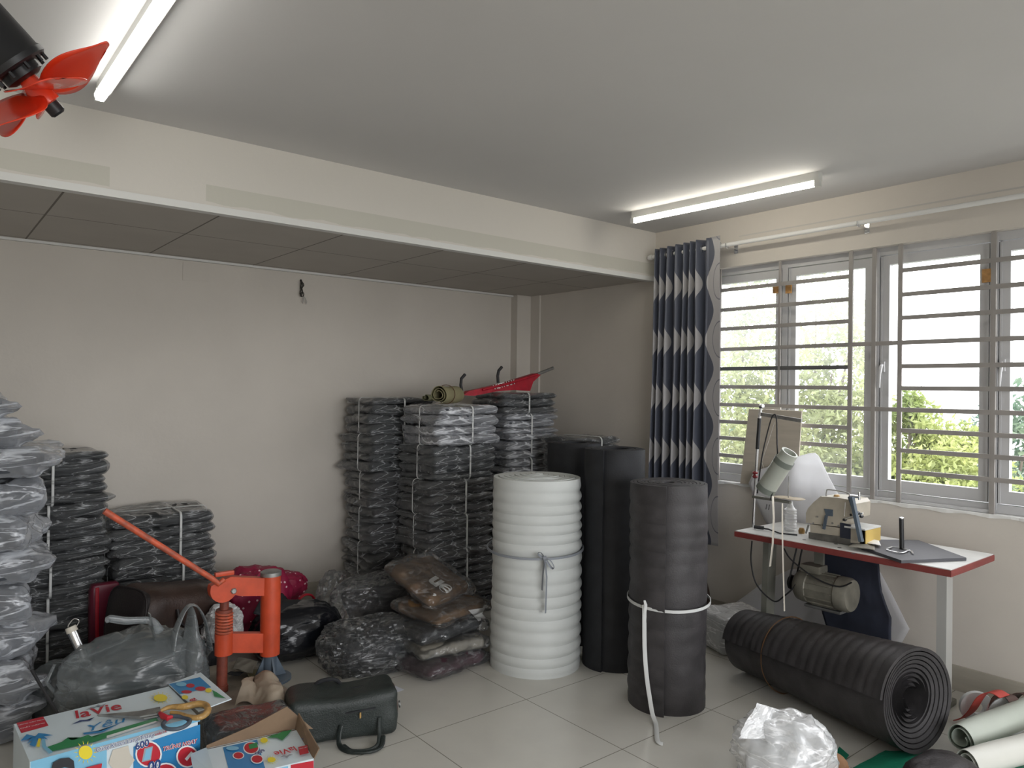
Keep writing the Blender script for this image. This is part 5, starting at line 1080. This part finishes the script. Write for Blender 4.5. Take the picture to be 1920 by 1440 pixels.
g.tube([(mx_-.036, yy, mz+.005), (mx_-.03, yy-.05, top)], .0045, 6); g.tube([(mx_+.036, yy, mz+.005), (mx_+.03, yy-.05, top)], .0045, 6); g.tube([(mx_-.036, yy, mz+.005), (mx_-.026, yy, mz-.026), (mx_, yy, mz-.038), (mx_+.026, yy, mz-.026), (mx_+.036, yy, mz+.005)], .0045, 6); g.build('drive_belt', 'black', T)
# cables beneath
def xp(a, b, x=3.74): return at(a, b, 'x', x)
o = MB().tube([xp(1410, 1014), xp(1408, 1050), xp(1414, 1085), xp(1425, 1105), xp(1440, 1120), xp(1455, 1128), xp(1470, 1118), xp(1485, 1105), xp(1492, 1095)], .0042, 8).build('power_cable', 'black'); tag(o, 'black power cable looping down from the table corner to the motor', 'cable')
o = MB().tube([xp(1470, 1028), xp(1482, 1048), xp(1515, 1075), xp(1545, 1092), xp(1575, 1100), xp(1597, 1092, 3.73)], .004, 8).build('power_cable', 'black'); tag(o, 'black cable draped in front of the motor housing', 'cable')
# navy cloth and foam under the table
pn = [(1528, 1040), (1560, 1036), (1600, 1042), (1646, 1058), (1648, 1090), (1650, 1110), (1668, 1160), (1668, 1216), (1600, 1222), (1552, 1190), (1540, 1150), (1530, 1100)]
ctr = at(1590, 1120, 'x', 3.96); V_, F_ = MB().prism([xp(a, b, 3.95) for a, b in pn], (.018, 0, 0)).arr(), None
def poly_slab(pts, off, n=18, amp=0, seed=0, bulge=0):
    """closed outline filled with concentric rings so the face can ripple"""
    P = [Vector(p) for p in pts]; c = sum(P, Vector())/len(P); out = []
    for i, p in enumerate(P):
        q = P[(i+1) % len(P)]; m_ = max(1, int((q-p).length/.03)); out += [p+(q-p)*(k/m_) for k in range(m_)]
    m_ = len(out); V_ = []; 
    for j in range(n+1):
        s = 1-j/n*.98; V_ += [tuple(c+(p-c)*s) for p in out]
    V_ = np.array(V_); F_ = [(j*m_+i, j*m_+(i+1) % m_, (j+1)*m_+(i+1) % m_, (j+1)*m_+i) for j in range(n) for i in range(m_)]+[tuple(n*m_+i for i in range(m_))]
    nn = np.array(Vector(off).normalized()); d = amp*ridg(V_, 5, seed)+amp*noise(V_, 3, seed+3)
    A = V_+np.outer(d, nn); B = A+np.array(off); k = len(A)
    return np.vstack([A, B]), F_+[tuple(k+i for i in reversed(f)) for f in F_]+[((i+1) % m_, i, k+i, k+(i+1) % m_) for i in range(m_)]
V_, F_ = poly_slab([xp(a, b, 3.95) for a, b in pn], (.012, 0, 0), 16, .012, 5); o = mesh('navy_cloth', V_, F_, 'navy', None, 'all'); tag(o, 'dark navy cloth hanging below the table behind the motor', 'cloth')
pf_ = [(1436, 1088), (1480, 1068), (1560, 1060), (1644, 1062), (1704, 1180), (1690, 1205), (1600, 1215), (1500, 1200), (1420, 1165), (1372, 1135)]
V_, F_ = poly_slab([xp(a, b, 4.19) for a, b in pf_], (.007, 0, 0), 14, .010, 3); V_[:, 2] = V_[:, 2].clip(.002, 9); o = mesh('foam_offcut', V_, F_, 'foam_s', None, 'all'); tag(o, 'white foam sheet propped on the wall below the sewing table', 'foam sheet')
pf_ = [(1403, 906), (1410, 890), (1425, 880), (1480, 860), (1515, 850), (1526, 849), (1533, 855), (1545, 880), (1572, 930), (1600, 990), (1560, 1010), (1470, 1015), (1440, 990), (1415, 940)]
V_, F_ = poly_slab([xp(a, b, 4.185) for a, b in pf_], (.007, 0, 0), 14, .010, 13); o = mesh('foam_offcut', V_, F_, 'foam_s', None, 'all'); tag(o, 'white foam sheet with a rounded peak leaning behind the sewing machine', 'foam sheet')
# plywood board on the sill
bp = [xp(1404, 767, 4.20), xp(1503, 771, 4.20), xp(1494, 905, 4.245), xp(1388, 899, 4.245)]
for q in bp[2:]: q.z = WZ0+.005
o = MB().prism(bp, (.010, 0, .002)).build('plywood_board', 'ply', None, False); tag(o, 'pale plywood board standing on the window sill', 'board')
# ------------------------------------------------------------------ thread stand
xs_ = 3.76
T = thing('thread_stand', 'tall steel thread stand with arms clamped to the left end of the sewing table', 'thread stand', (xs_, xp(1413, 992, xs_).y, TZ))
b0 = xp(1412, 990, xs_); b0.z = TZ-.01
MB().tube([b0, xp(1415, 930, xs_), xp(1420, 842, xs_)], .0075, 10).build('pole', 'chrome', T)
MB().tube([xp(1420, 842, xs_), xp(1424, 784, xs_)], .0105, 12).build('sleeve', 'blackpl', T)
MB().tube([xp(1424, 786, xs_), xp(1427, 764, xs_)], [.009, .008], 10).lathe([(0, -.012), (.013, -.01), (.013, .01), (0, .012)], xp(1428, 762, xs_), (0, 1, 0), 12).build('top_clamp', 'chrome', T)
MB().bar(xp(1424, 776, xs_), xp(1503, 789, xs_-.02), .012, .020).build('upper_arm', 'steel', T, False)
MB().bar(xp(1432, 766, xs_), xp(1464, 766, xs_), .010, .012).build('thread_guide', 'p_cream', T, False)
MB().bar(xp(1412, 931, xs_), xp(1482, 942, xs_-.02), .020, .014).build('lower_arm', 'legpaint', T, False)
k1 = xp(1416, 890, xs_); MB().lathe([(0, -.022), (.010, -.02), (.017, -.012), (.010, -.002), (.010, .002), (.017, .012), (.010, .02), (0, .022)], k1, (0, 0, 1), 16).build('red_knob', 'red_knob', T)
for a_, b_ in ((1468, 935), (1490, 938)):
    q = xp(a_, b_, xs_); q.z += .006; MB().lathe([(0, 0), (.052, 0), (.054, .002), (.052, .004), (0, .005)], q, (0, 0, 1), 28).build('spool_disc', 'disc', T)
for a_, b_, c_2 in ((1478, 937, 893), (1442, 930, 873)): MB().tube([xp(a_, b_, xs_), xp(a_+1, c_2, xs_)], .003, 6).build('spool_pin', 'steel', T)
q0, q1 = xp(1434, 920, xs_-.045), xp(1481, 848, xs_-.045); ax_ = (q1-q0).normalized(); Lc = (q1-q0).length
T = thing('cone_tube', 'grey-green hollow plastic tube tilted on the thread stand', 'plastic tube', tuple(q0))
MB().lathe([(.036, 0), (.052, 0), (.052, Lc*.80), (.052, Lc*.80), (.046, Lc*.86), (.046, Lc), (.036, Lc), (.036, 0)], q0, ax_, 30).build('tube_wall', 'cone', T)
MB().lathe([(.0525, .004), (.0545, .004), (.0545, .035), (.0525, .035)], q0, ax_, 30).build('end_band', 'cone_d', T); MB().lathe([(.0525, Lc*.70), (.0542, Lc*.70), (.0542, Lc*.82), (.0525, Lc*.82)], q0, ax_, 30).build('end_band', 'cone_d', T)
def hang(pts, r, m_, name, label, cat, x=3.70, **k): o = MB().tube([xp(a, b, x) for a, b in pts], r, 8, **k).build(name, m_); tag(o, label, cat); return o
T = thing('extension_cord', 'dark cord looped over the thread stand arm, plug dangling', 'cord', tuple(xp(1440, 945, 3.70)))
MB().tube([xp(a, b, 3.70) for a, b in ((1420, 925), (1424, 890), (1430, 850), (1438, 815), (1446, 786), (1452, 777), (1456, 786), (1457, 830), (1458, 870), (1452, 905), (1448, 925), (1444, 938))], .0038, 8).build('cable', 'black', T)
MB().bbox(xp(1438, 938, 3.70)-Vector((.008, .012, .014)), xp(1442, 944, 3.70)+Vector((.008, .0, .0)), .003).tube([xp(1438, 945, 3.7), xp(1436, 955, 3.7)], .002, 6).tube([xp(1443, 946, 3.7), xp(1441, 956, 3.7)], .002, 6).build('plug', 'blackpl', T)
hang(((1449, 930), (1451, 970), (1449, 1020), (1444, 1062)), .0085, 'p_cream', 'fabric_strip', 'wide cream fabric strip hanging in front of the table, left one', 'fabric strip', 3.58, flat=(1.2, .2))
hang(((1467, 944), (1467, 1000), (1469, 1080), (1471, 1146)), .006, 'p_cream', 'fabric_strip', 'long thin cream fabric strip hanging almost to the floor, right one', 'fabric strip', 3.58, flat=(1.2, .2))
hang(((1452, 792), (1440, 830), (1428, 866), (1432, 878)), .0014, 'wire_w', 'sewing_thread', 'pale sewing thread running down from the thread stand arm', 'thread', 3.72)
cq = xp(1482, 985, 3.86); cq.z = TZ
T = thing('clear_bottle', 'small ribbed clear plastic bottle on the table left of the machine', 'bottle', tuple(cq))
MB().lathe([(0, 0)]+[(.032+(.003 if k % 2 else 0), .008*k) for k in range(16)]+[(.022, .13), (.012, .15), (.012, .165), (0, .165)], cq, (0, 0, 1), 20).build('bottle_wall', 'film_white', T)
# ------------------------------------------------------------------ overlock machine
xm = 3.74; MD = .17
T = thing('overlock_machine', 'beige industrial overlock sewing machine on the table', 'sewing machine', (xm+.08, xp(1565, 1000, xm).y, TZ))
def mp_(lst, x=xm): return [xp(a, b, x) for a, b in lst]
V_, F_ = poly_slab(mp_([(1511, 980), (1511, 962), (1515, 953), (1525, 942), (1538, 931), (1570, 933), (1597, 938), (1603, 945), (1602, 972), (1580, 975), (1575, 988), (1540, 984)]), (MD, 0, 0), 3); mesh('machine_head', V_, F_, 'machine', T, False)
lo = mp_([(1519, 983), (1577, 990), (1622, 992), (1622, 1021), (1519, 1004)]); lo[3].z = lo[4].z = TZ+.004
MB().prism(lo, (MD*.9, 0, 0)).build('machine_base', 'machine', T, False)
lo2 = mp_([(1516, 998), (1594, 1008), (1594, 1022), (1516, 1007)], xm-.004); lo2[2].z = lo2[3].z = TZ+.002; MB().prism(lo2, (.02, 0, 0)).build('grimy_base_plate', 'machine_dk', T, False)
MB().prism(mp_([(1575, 980), (1594, 984), (1594, 1011), (1575, 1008)], xm-.006), (.01, 0, 0)).build('side_cover', 'navy', T, False)
MB().prism(mp_([(1545, 954), (1561, 956), (1561, 968), (1549, 967)], xm-.005), (.01, 0, 0)).bar(xp(1550, 966, xm-.004), xp(1545, 992, xm-.004), .012, .016, (1, 0, 0)).build('lever_slot', 'bluegrey', T, False)
g = MB()
for a_, b_ in ((1525, 981), (1533, 969), (1541, 984), (1561, 981), (1572, 986), (1601, 990)): g.lathe([(0, -.003), (.005, -.003), (.005, .001)], xp(a_, b_, xm), (1, 0, 0), 8)
g.build('screws', 'steel', T)
g = MB().tube([xp(1549, 930, xm+.05), xp(1550, 921, xm+.05), xp(1555, 918, xm+.05), xp(1590, 924, xm+.05), xp(1592, 932, xm+.05)], .0035, 8); g.build('carrying_handle', 'steel', T)
MB().lathe([(0, 0), (.016, 0), (.017, .008), (.012, .018), (0, .021)], xp(1569, 934, xm+.05), (0, 0, 1), 16).build('oil_cap', 'gold', T)
sp_ = [xp(1583, 986, xm-.01), xp(1622, 992, xm-.01), xp(1652, 973, xm+.16), xp(1614, 968, xm+.16)]
zc_ = (sp_[0].z+sp_[1].z)/2
for q in sp_: q.z = zc_
MB().prism(sp_, (0, 0, -.008)).build('cloth_plate', 'laminate', T, False)
yl = [sp_[1], sp_[2]]; MB().prism([sp_[1]+Vector((.01, 0, -.009)), sp_[2]+Vector((-.004, 0, -.009)), sp_[2]+Vector((-.004, 0, -.075)), sp_[1]+Vector((.01, 0, -.09))], (0, .03, 0)).build('front_cover', 'yellowed', T, False, 'yellowed plastic cover')
MB().bar(xp(1597, 932, xm-.03), xp(1615, 1016, xm-.03), .016, .026, (1, 0, 0)).build('presser_lever', 'bluegrey', T, False); MB().bar(xp(1593, 931, xm-.015), xp(1603, 960, xm-.015), .012, .020, (1, 0, 0)).build('presser_lever', 'bluegrey', T, False)
g = MB().lathe([(0, -.02), (.006, -.02), (.006, .02), (0, .02)], xp(1611, 930, xm), (0, 0, 1), 10).tube([xp(1594, 930, xm), xp(1612, 932, xm)], .008, 8); g.build('tension_knob', 'chrome', T)
for a_, b_ in ((1597, 965), (1609, 962), (1615, 968), (1584, 974)): MB().lathe([(0, -.01), (.008, -.01), (.010, 0), (.006, .012), (0, .012)], xp(a_, b_, xm+.01), (-1, 0, 0), 10).build('thread_guide', 'blackpl', T)
MB().tube([xp(1584, 972, xm), xp(1600, 968, xm), xp(1618, 962, xm)], .003, 6).tube([xp(1585, 942, xm-.002), xp(1583, 968, xm-.002)], .0016, 6).build('needle_bar', 'chrome', T)
MB().tube([xp(1516, 984, xm+.02), xp(1511, 1000, xm+.02)], .005, 6).build('foot_rod', 'steel', T)
q = at(1503, 1000, 'z', TZ); o = MB().lathe([(0, 0), (.016, 0), (.018, .015), (.012, .03), (0, .032)], q, (0, 0, 1), 12).build('brass_fitting', 'gold'); tag(o, 'small brass fitting on the table at the left foot of the machine', 'fitting')
o = MB().tube([at(1418, 989, 'z', TZ+.012), at(1440, 992, 'z', TZ+.012), at(1462, 1000, 'z', TZ+.006), at(1495, 1003, 'z', TZ+.006)], .0045, 8).tube([at(1414, 988, 'z', TZ+.014), at(1432, 990, 'z', TZ+.014)], .010, 10).build('table_cable', 'black'); tag(o, 'short black cable lying along the left part of the tabletop', 'cable')
# mat, spindle, snips, scraps
zm = TZ+.001; mp4 = [at(1588, 1016, 'z', TZ+.014), at(1690, 1051, 'z', TZ+.014), at(1812, 1046, 'z', TZ+.014), at(1722, 1013, 'z', TZ+.014), at(1650, 1012, 'z', TZ+.014)]
g = MB().prism([q-Vector((0, 0, .013)) for q in mp4], (0, 0, .014)); o = g.build('foam_mat', 'mat_dark', None, False); tag(o, 'dark grey foam mat lying on the right half of the sewing table', 'mat')
q = at(1691, 1029, 'z', TZ+.016); tpz = xp(1687, 972, q.x).z
T = thing('spool_spindle', 'upright black spindle with chrome tip standing on the grey mat', 'spindle', tuple(q))
MB().tube([q, q+Vector((0, .004, tpz-q.z))], .011, 12).build('spindle_rod', 'blackpl', T); MB().lathe([(0, 0), (.012, 0), (.012, .006), (0, .009)], q+Vector((0, .004, tpz-q.z)), (0, 0, 1), 12).build('chrome_tip', 'chrome', T)
T = thing('thread_snips', 'steel thread snips lying on the grey mat in front of the spindle', 'snips', tuple(at(1685, 1033, 'z', TZ+.016)))
def zz(a, b): return at(a, b, 'z', TZ+.021)
MB().tube([zz(1662, 1029), zz(1672, 1025), zz(1690, 1027), zz(1703, 1031)], .0035, 8, flat=(1.4, .6)).build('snip_blade', 'steel', T); MB().tube([zz(1662, 1030), zz(1676, 1034), zz(1692, 1036), zz(1706, 1031), zz(1712, 1038)], .0035, 8, flat=(1.4, .6)).build('snip_blade', 'chrome', T)
o = mesh('fabric_scrap', *sheet([at(1590, 1024, 'z', TZ+.018), at(1640, 1032, 'z', TZ+.018), at(1640, 1020, 'z', TZ+.024), at(1606, 1016, 'z', TZ+.03)], (14, 10), .008, 4), 'beige_fab', None, 'all'); tag(o, 'crumpled pale fabric scrap on the table at the foot of the machine', 'fabric scrap')
o = mesh('fabric_scrap', *sheet([at(1616, 1018, 'z', TZ+.02), at(1652, 1026, 'z', TZ+.02), at(1648, 1014, 'z', TZ+.03), at(1622, 1008, 'z', TZ+.04)], (14, 10), .009, 24), 'print', None, 'all'); tag(o, 'crumpled white fabric scrap below the yellowed machine cover', 'fabric scrap')
# ------------------------------------------------------------------ floor, right: packages and leather
c4 = at(1378, 1170, 'z', .14)
T = thing('wrapped_package', 'silvery white film-wrapped package on the floor behind the charcoal roll', 'package', (c4.x, c4.y, 0))
V_, F_ = roundbox((24, 20, 8), (.16, .13, .10), .03); mesh('package_body', rot_box(V_+nrm(V_, F_)*(.006*ridg(V_, 7, 4))[:, None], (c4.x+.01, c4.y+.02, .105), R_(-20)), F_, 'p_grey', T)
V_, F_ = roundbox((30, 26, 10), (.175, .145, .104), .03); V_ = V_+nrm(V_, F_)*(.012*ridg(V_, 8, 9))[:, None]; V_ = rot_box(V_, (c4.x+.01, c4.y+.02, .112), R_(-20)); V_[:, 2] = V_[:, 2].clip(.001, 9); mesh('film_wrap', V_, F_, 'film_white', T, False)
c5 = at(1370, 1105, 'y', 3.1); o = mesh('brown_sack', *blob((min(c5.x, 4.02), 3.12, .16), (.17, .16, .17), 171, .14, 3, 4, .85, 0), 'leather_brown'); tag(o, 'dark brown crumpled sack by the wall under the curtain', 'sack')
c6 = at(1462, 1445, 'z', .06); bag_obj('clear_bag', 'crumpled clear plastic bag in the foreground before the lying roll', 'plastic bag', (c6.x, c6.y, .12), (.165, .15, .13), 'p_white', 'film_white', .14, 181, 1.6, 5, False, .022, .20, R_(20), .85, 0, .75)
q = at(1432, 1335, 'y', c6.y+.02)
V_, F_ = sheet([at(1380, 1385, 'y', c6.y-.02), at(1530, 1385, 'y', c6.y+.0), at(1500, 1348, 'y', c6.y+.04), at(1416, 1318, 'y', c6.y+.04)], (22, 16), .014, 44, .001); mesh('film_corner', V_, F_, 'film_white', bpy.data.objects[[o.name for o in bpy.data.objects if o.name.startswith('clear_bag')][-1]], False)
q = at(1563, 1446, 'z', .02); o = mesh('suede_scrap', *blob((q.x, q.y, .045), (.032, .06, .048), 191, .08, 2.5, 4, .9, 0), 'tan'); tag(o, 'small tan suede scrap beside the clear bag, bottom edge', 'scrap')
o = mesh('green_tape_scrap', *sheet([at(1562, 1416, 'z', .002), at(1580, 1432, 'z', .002), at(1592, 1415, 'z', .012), at(1574, 1399, 'z', .010)], (8, 6), .004, 4, .0006), 'green_sheet', None, False); tag(o, 'small piece of translucent green film on the tiles', 'film scrap')
V_, F_ = blob((2.97, 1.10, .09), (.20, .12, .10), 201, .06, 2.5, 5, .8, 0); T = thing('black_leather_bag', 'black leather bag in front of the lying roll at the bottom edge', 'bag', (2.97, 1.10, 0)); mesh('bag_body', V_, F_, 'leather_brown2', T)
MB().tube([(2.78, 1.08, .13), (2.74, 1.06, .07), (2.76, 1.0, .01), (2.84, .96, .012)], .009, 8, flat=(1.4, .5)).build('strap', 'leather_brown2', T)
o = mesh('green_plastic_sheet', *sheet([at(1590, 1446, 'z', .003), at(1930, 1520, 'z', .003), at(1930, 1420, 'z', .006), at(1660, 1408, 'z', .004)], (30, 16), .006, 9, .001), 'green_sheet', None, False); tag(o, 'glossy green plastic sheet spread under the leather at the lower right', 'plastic sheet')
def lroll(p, q, r, m_, label, turns=1.6, sd=0):
    p = Vector(p); q = Vector(q); d = q-p; T = thing('leather_roll', label, 'leather roll', (p.x, p.y, 0), 0, 'pale leather pieces at the lower right')
    V_, F_ = spiral(p, d.normalized(), r*.45, r, turns, d.length, .002, 2, rows=10, start=R_(sd), gap=.86); mesh('leather_sheet', V_, F_, m_, T); return T
pa = at(1800, 1385, 'z', .10); pb = pa+Vector((.62, -.13, .03)); lroll(pa, pb, .062, 'pale_leather', 'pale sage rolled leather, the rear of the two rolls at lower right', 2.2, 40)
pa = at(1812, 1432, 'z', .085); pb = pa+Vector((.60, -.20, .02)); lroll(pa, pb, .060, 'pale_leather2', 'off-white rolled leather, the front of the two rolls at lower right', 2.2, 100)
pa = at(1800, 1432, 'z', .05); 
# strap reels by the skirting
xr = 3.84
T = thing('leather_strap', 'red leather strap curling out beside the end of the lying roll', 'leather strap', tuple(xp(1840, 1350, xr)))
def band(pts, wid, dirv, m_, T, name, th=.003):
    V_ = []; dv = Vector(dirv).normalized()*wid/2
    pts = [Vector(p) for p in pts]
    for i, p in enumerate(pts):
        d = (pts[min(i+1, len(pts)-1)]-pts[max(i-1, 0)]).normalized(); nn = d.cross(dv).normalized()*th/2
        V_ += [tuple(p-dv-nn), tuple(p+dv-nn), tuple(p+dv+nn), tuple(p-dv+nn)]
    F_ = [(4*i+k, 4*i+(k+1) % 4, 4*i+4+(k+1) % 4, 4*i+4+k) for i in range(len(pts)-1) for k in range(4)]+[(3, 2, 1, 0), tuple(4*(len(pts)-1)+k for k in range(4))]
    return mesh(name, V_, F_, m_, T)
band(smooth_pts([xp(a, b, xr) for a, b in ((1796, 1348), (1806, 1346), (1822, 1333), (1838, 1308), (1852, 1298), (1868, 1297), (1884, 1306))]), .06, (.8, -.3, .1), 'red_strap', T, 'strap_band')
band(smooth_pts([xp(a, b, xr+.03) for a, b in ((1862, 1368), (1862, 1340), (1868, 1312), (1880, 1302), (1896, 1308), (1908, 1330), (1912, 1360))]), .055, (.8, -.5, 0), 'brown_leather', thing('leather_strap', 'chocolate brown leather strap arched behind the red one', 'leather strap', tuple(xp(1880, 1340, xr+.03))), 'strap_band')
band(smooth_pts([xp(a, b, xr+.12) for a, b in ((1892, 1318), (1906, 1303), (1925, 1300), (1945, 1320), (1950, 1360))]), .06, (.8, -.5, 0), 'brown_leather', thing('leather_strap', 'second brown leather strap arching out of the right edge of the photo', 'leather strap', tuple(xp(1920, 1330, xr+.12))), 'strap_band')
for a_, b_, r_2, lab in ((1832, 1368, .075, 'white card reel half hidden behind the lying roll, left of the straps'), (1890, 1352, .085, 'white card reel standing behind the arched brown straps')):
    q = xp(a_, b_, xr+.06); q.z = max(q.z, r_2+.002) if a_ > 1850 else r_2+.002
    T = thing('card_reel', lab, 'reel', (q.x, q.y, 0)); q.z = r_2+.002
    MB().lathe([(r_2*.35, -.012), (r_2, -.012), (r_2, .012), (r_2*.35, .012), (r_2*.35, -.012)], q, (-.8, -.6, 0), 30).build('reel_disc', 'p_white', T)
# ------------------------------------------------------------------ outside
struct(MB().box((XW+1.2, -25, -3.3), (60, 40, -3.2)).build('ground', 'legpaint', smooth=False))
def tree(label, spots, n, m_, trunk, size=.10, seed=0, cat='tree', name='leafy_tree'):
    """spots: (centre, half sizes, share)"""
    rs = np.random.RandomState(seed); T = thing(name, label, cat, (trunk[0], trunk[1], -3.2), 0, 'trees outside the window')
    tot = sum(s[2] for s in spots); V_ = []
    for c, h, sh in spots:
        k = int(n*sh/tot); d = rs.normal(size=(k, 3)); d /= np.linalg.norm(d, axis=1, keepdims=True); d *= (rs.rand(k, 1)**.45); P = np.array(c)+d*np.array(h)
        keep = noise(P, 3.2, seed) > -.16; P = P[keep]; k = len(P)
        a = rs.normal(size=(k, 3)); a[:, 2] -= .5; a /= np.linalg.norm(a, axis=1, keepdims=True); b = np.cross(a, rs.normal(size=(k, 3))); b /= np.linalg.norm(b, axis=1, keepdims=True)
        L = size*(.6+.7*rs.rand(k, 1)); w_ = L*.21; nn = np.cross(a, b)
        q = np.stack([P, P+a*L*.35+b*w_+nn*L*.06, P+a*L, P+a*L*.35-b*w_+nn*L*.06], 1).reshape(-1, 3); V_.append(q)
    V_ = np.vstack(V_); k = len(V_)//4; F_ = [(4*i, 4*i+1, 4*i+2, 4*i+3) for i in range(k)]
    o = mesh('foliage', V_, F_, m_, T, False)
    g = MB(); tr = Vector(trunk); g.tube([(tr.x, tr.y, -3.2), (tr.x+.05, tr.y, -1.5), tuple(tr)], [.12, .09, .05], 8)
    for c, h, sh in spots: g.tube([tuple(tr+(Vector((0, 0, -.6)))), tuple((Vector(c)+tr)/2+Vector((0, .1, 0))), c], [.035, .022, .008], 6)
    g.build('trunk', 'bark', T)
def o_(a, b, x): return tuple(at(a, b, 'x', x))
tree('loose pale tree outside the leftmost casement', [(o_(1400, 590, 6.6), (.5, .42, .65), 2.6), (o_(1390, 740, 6.4), (.6, .5, .6), 4), (o_(1420, 860, 6.2), (.6, .6, .5), 5), (o_(1370, 900, 6.0), (.5, .5, .5), 3)], 11000, 'leaf_g', o_(1400, 960, 6.5), .07, 3)
tree('tall sparse tree outside the second casement', [(o_(1530, 580, 7.4), (.5, .45, .5), 1.6), (o_(1560, 700, 7.2), (.6, .5, .5), 3), (o_(1600, 620, 7.2), (.3, .25, .5), .8), (o_(1580, 800, 7.0), (.7, .65, .5), 5), (o_(1540, 890, 6.8), (.7, .7, .5), 5)], 12000, 'leaf_g', o_(1560, 980, 7.2), .075, 11)
tree('bright yellow-green tree outside the third casement', [(o_(1720, 800, 7.0), (.3, .30, .26), 2), (o_(1700, 860, 7.0), (.5, .5, .32), 4), (o_(1780, 870, 6.9), (.5, .5, .28), 4), (o_(1760, 930, 6.6), (.6, .9, .3), 5), (o_(1815, 835, 7.3), (.2, .2, .22), 1), (o_(1709, 760, 7.0), (.12, .13, .14), .5)], 15000, 'leaf_y', o_(1740, 1010, 7.0), .068, 21)
tree('blue-green tree at the far right of the window', [(o_(1920, 850, 8.2), (.6, .55, .6), 4), (o_(1985, 800, 8.4), (.6, .6, .8), 4), (o_(1900, 920, 8.0), (.7, .8, .4), 3)], 4200, 'leaf_b', o_(1930, 1010, 8.2), .11, 31)
tree('dense low hedge tree filling the bottom of the window view', [(o_(1500, 960, 9), (.8, 1.6, .5), 4), (o_(1640, 930, 9), (.8, 1.4, .55), 4), (o_(1780, 940, 9), (.8, 1.4, .45), 4), (o_(1400, 850, 9.5), (.8, 1.3, 1.0), 4)], 6500, 'leaf_b', o_(1640, 1000, 9), .14, 41)
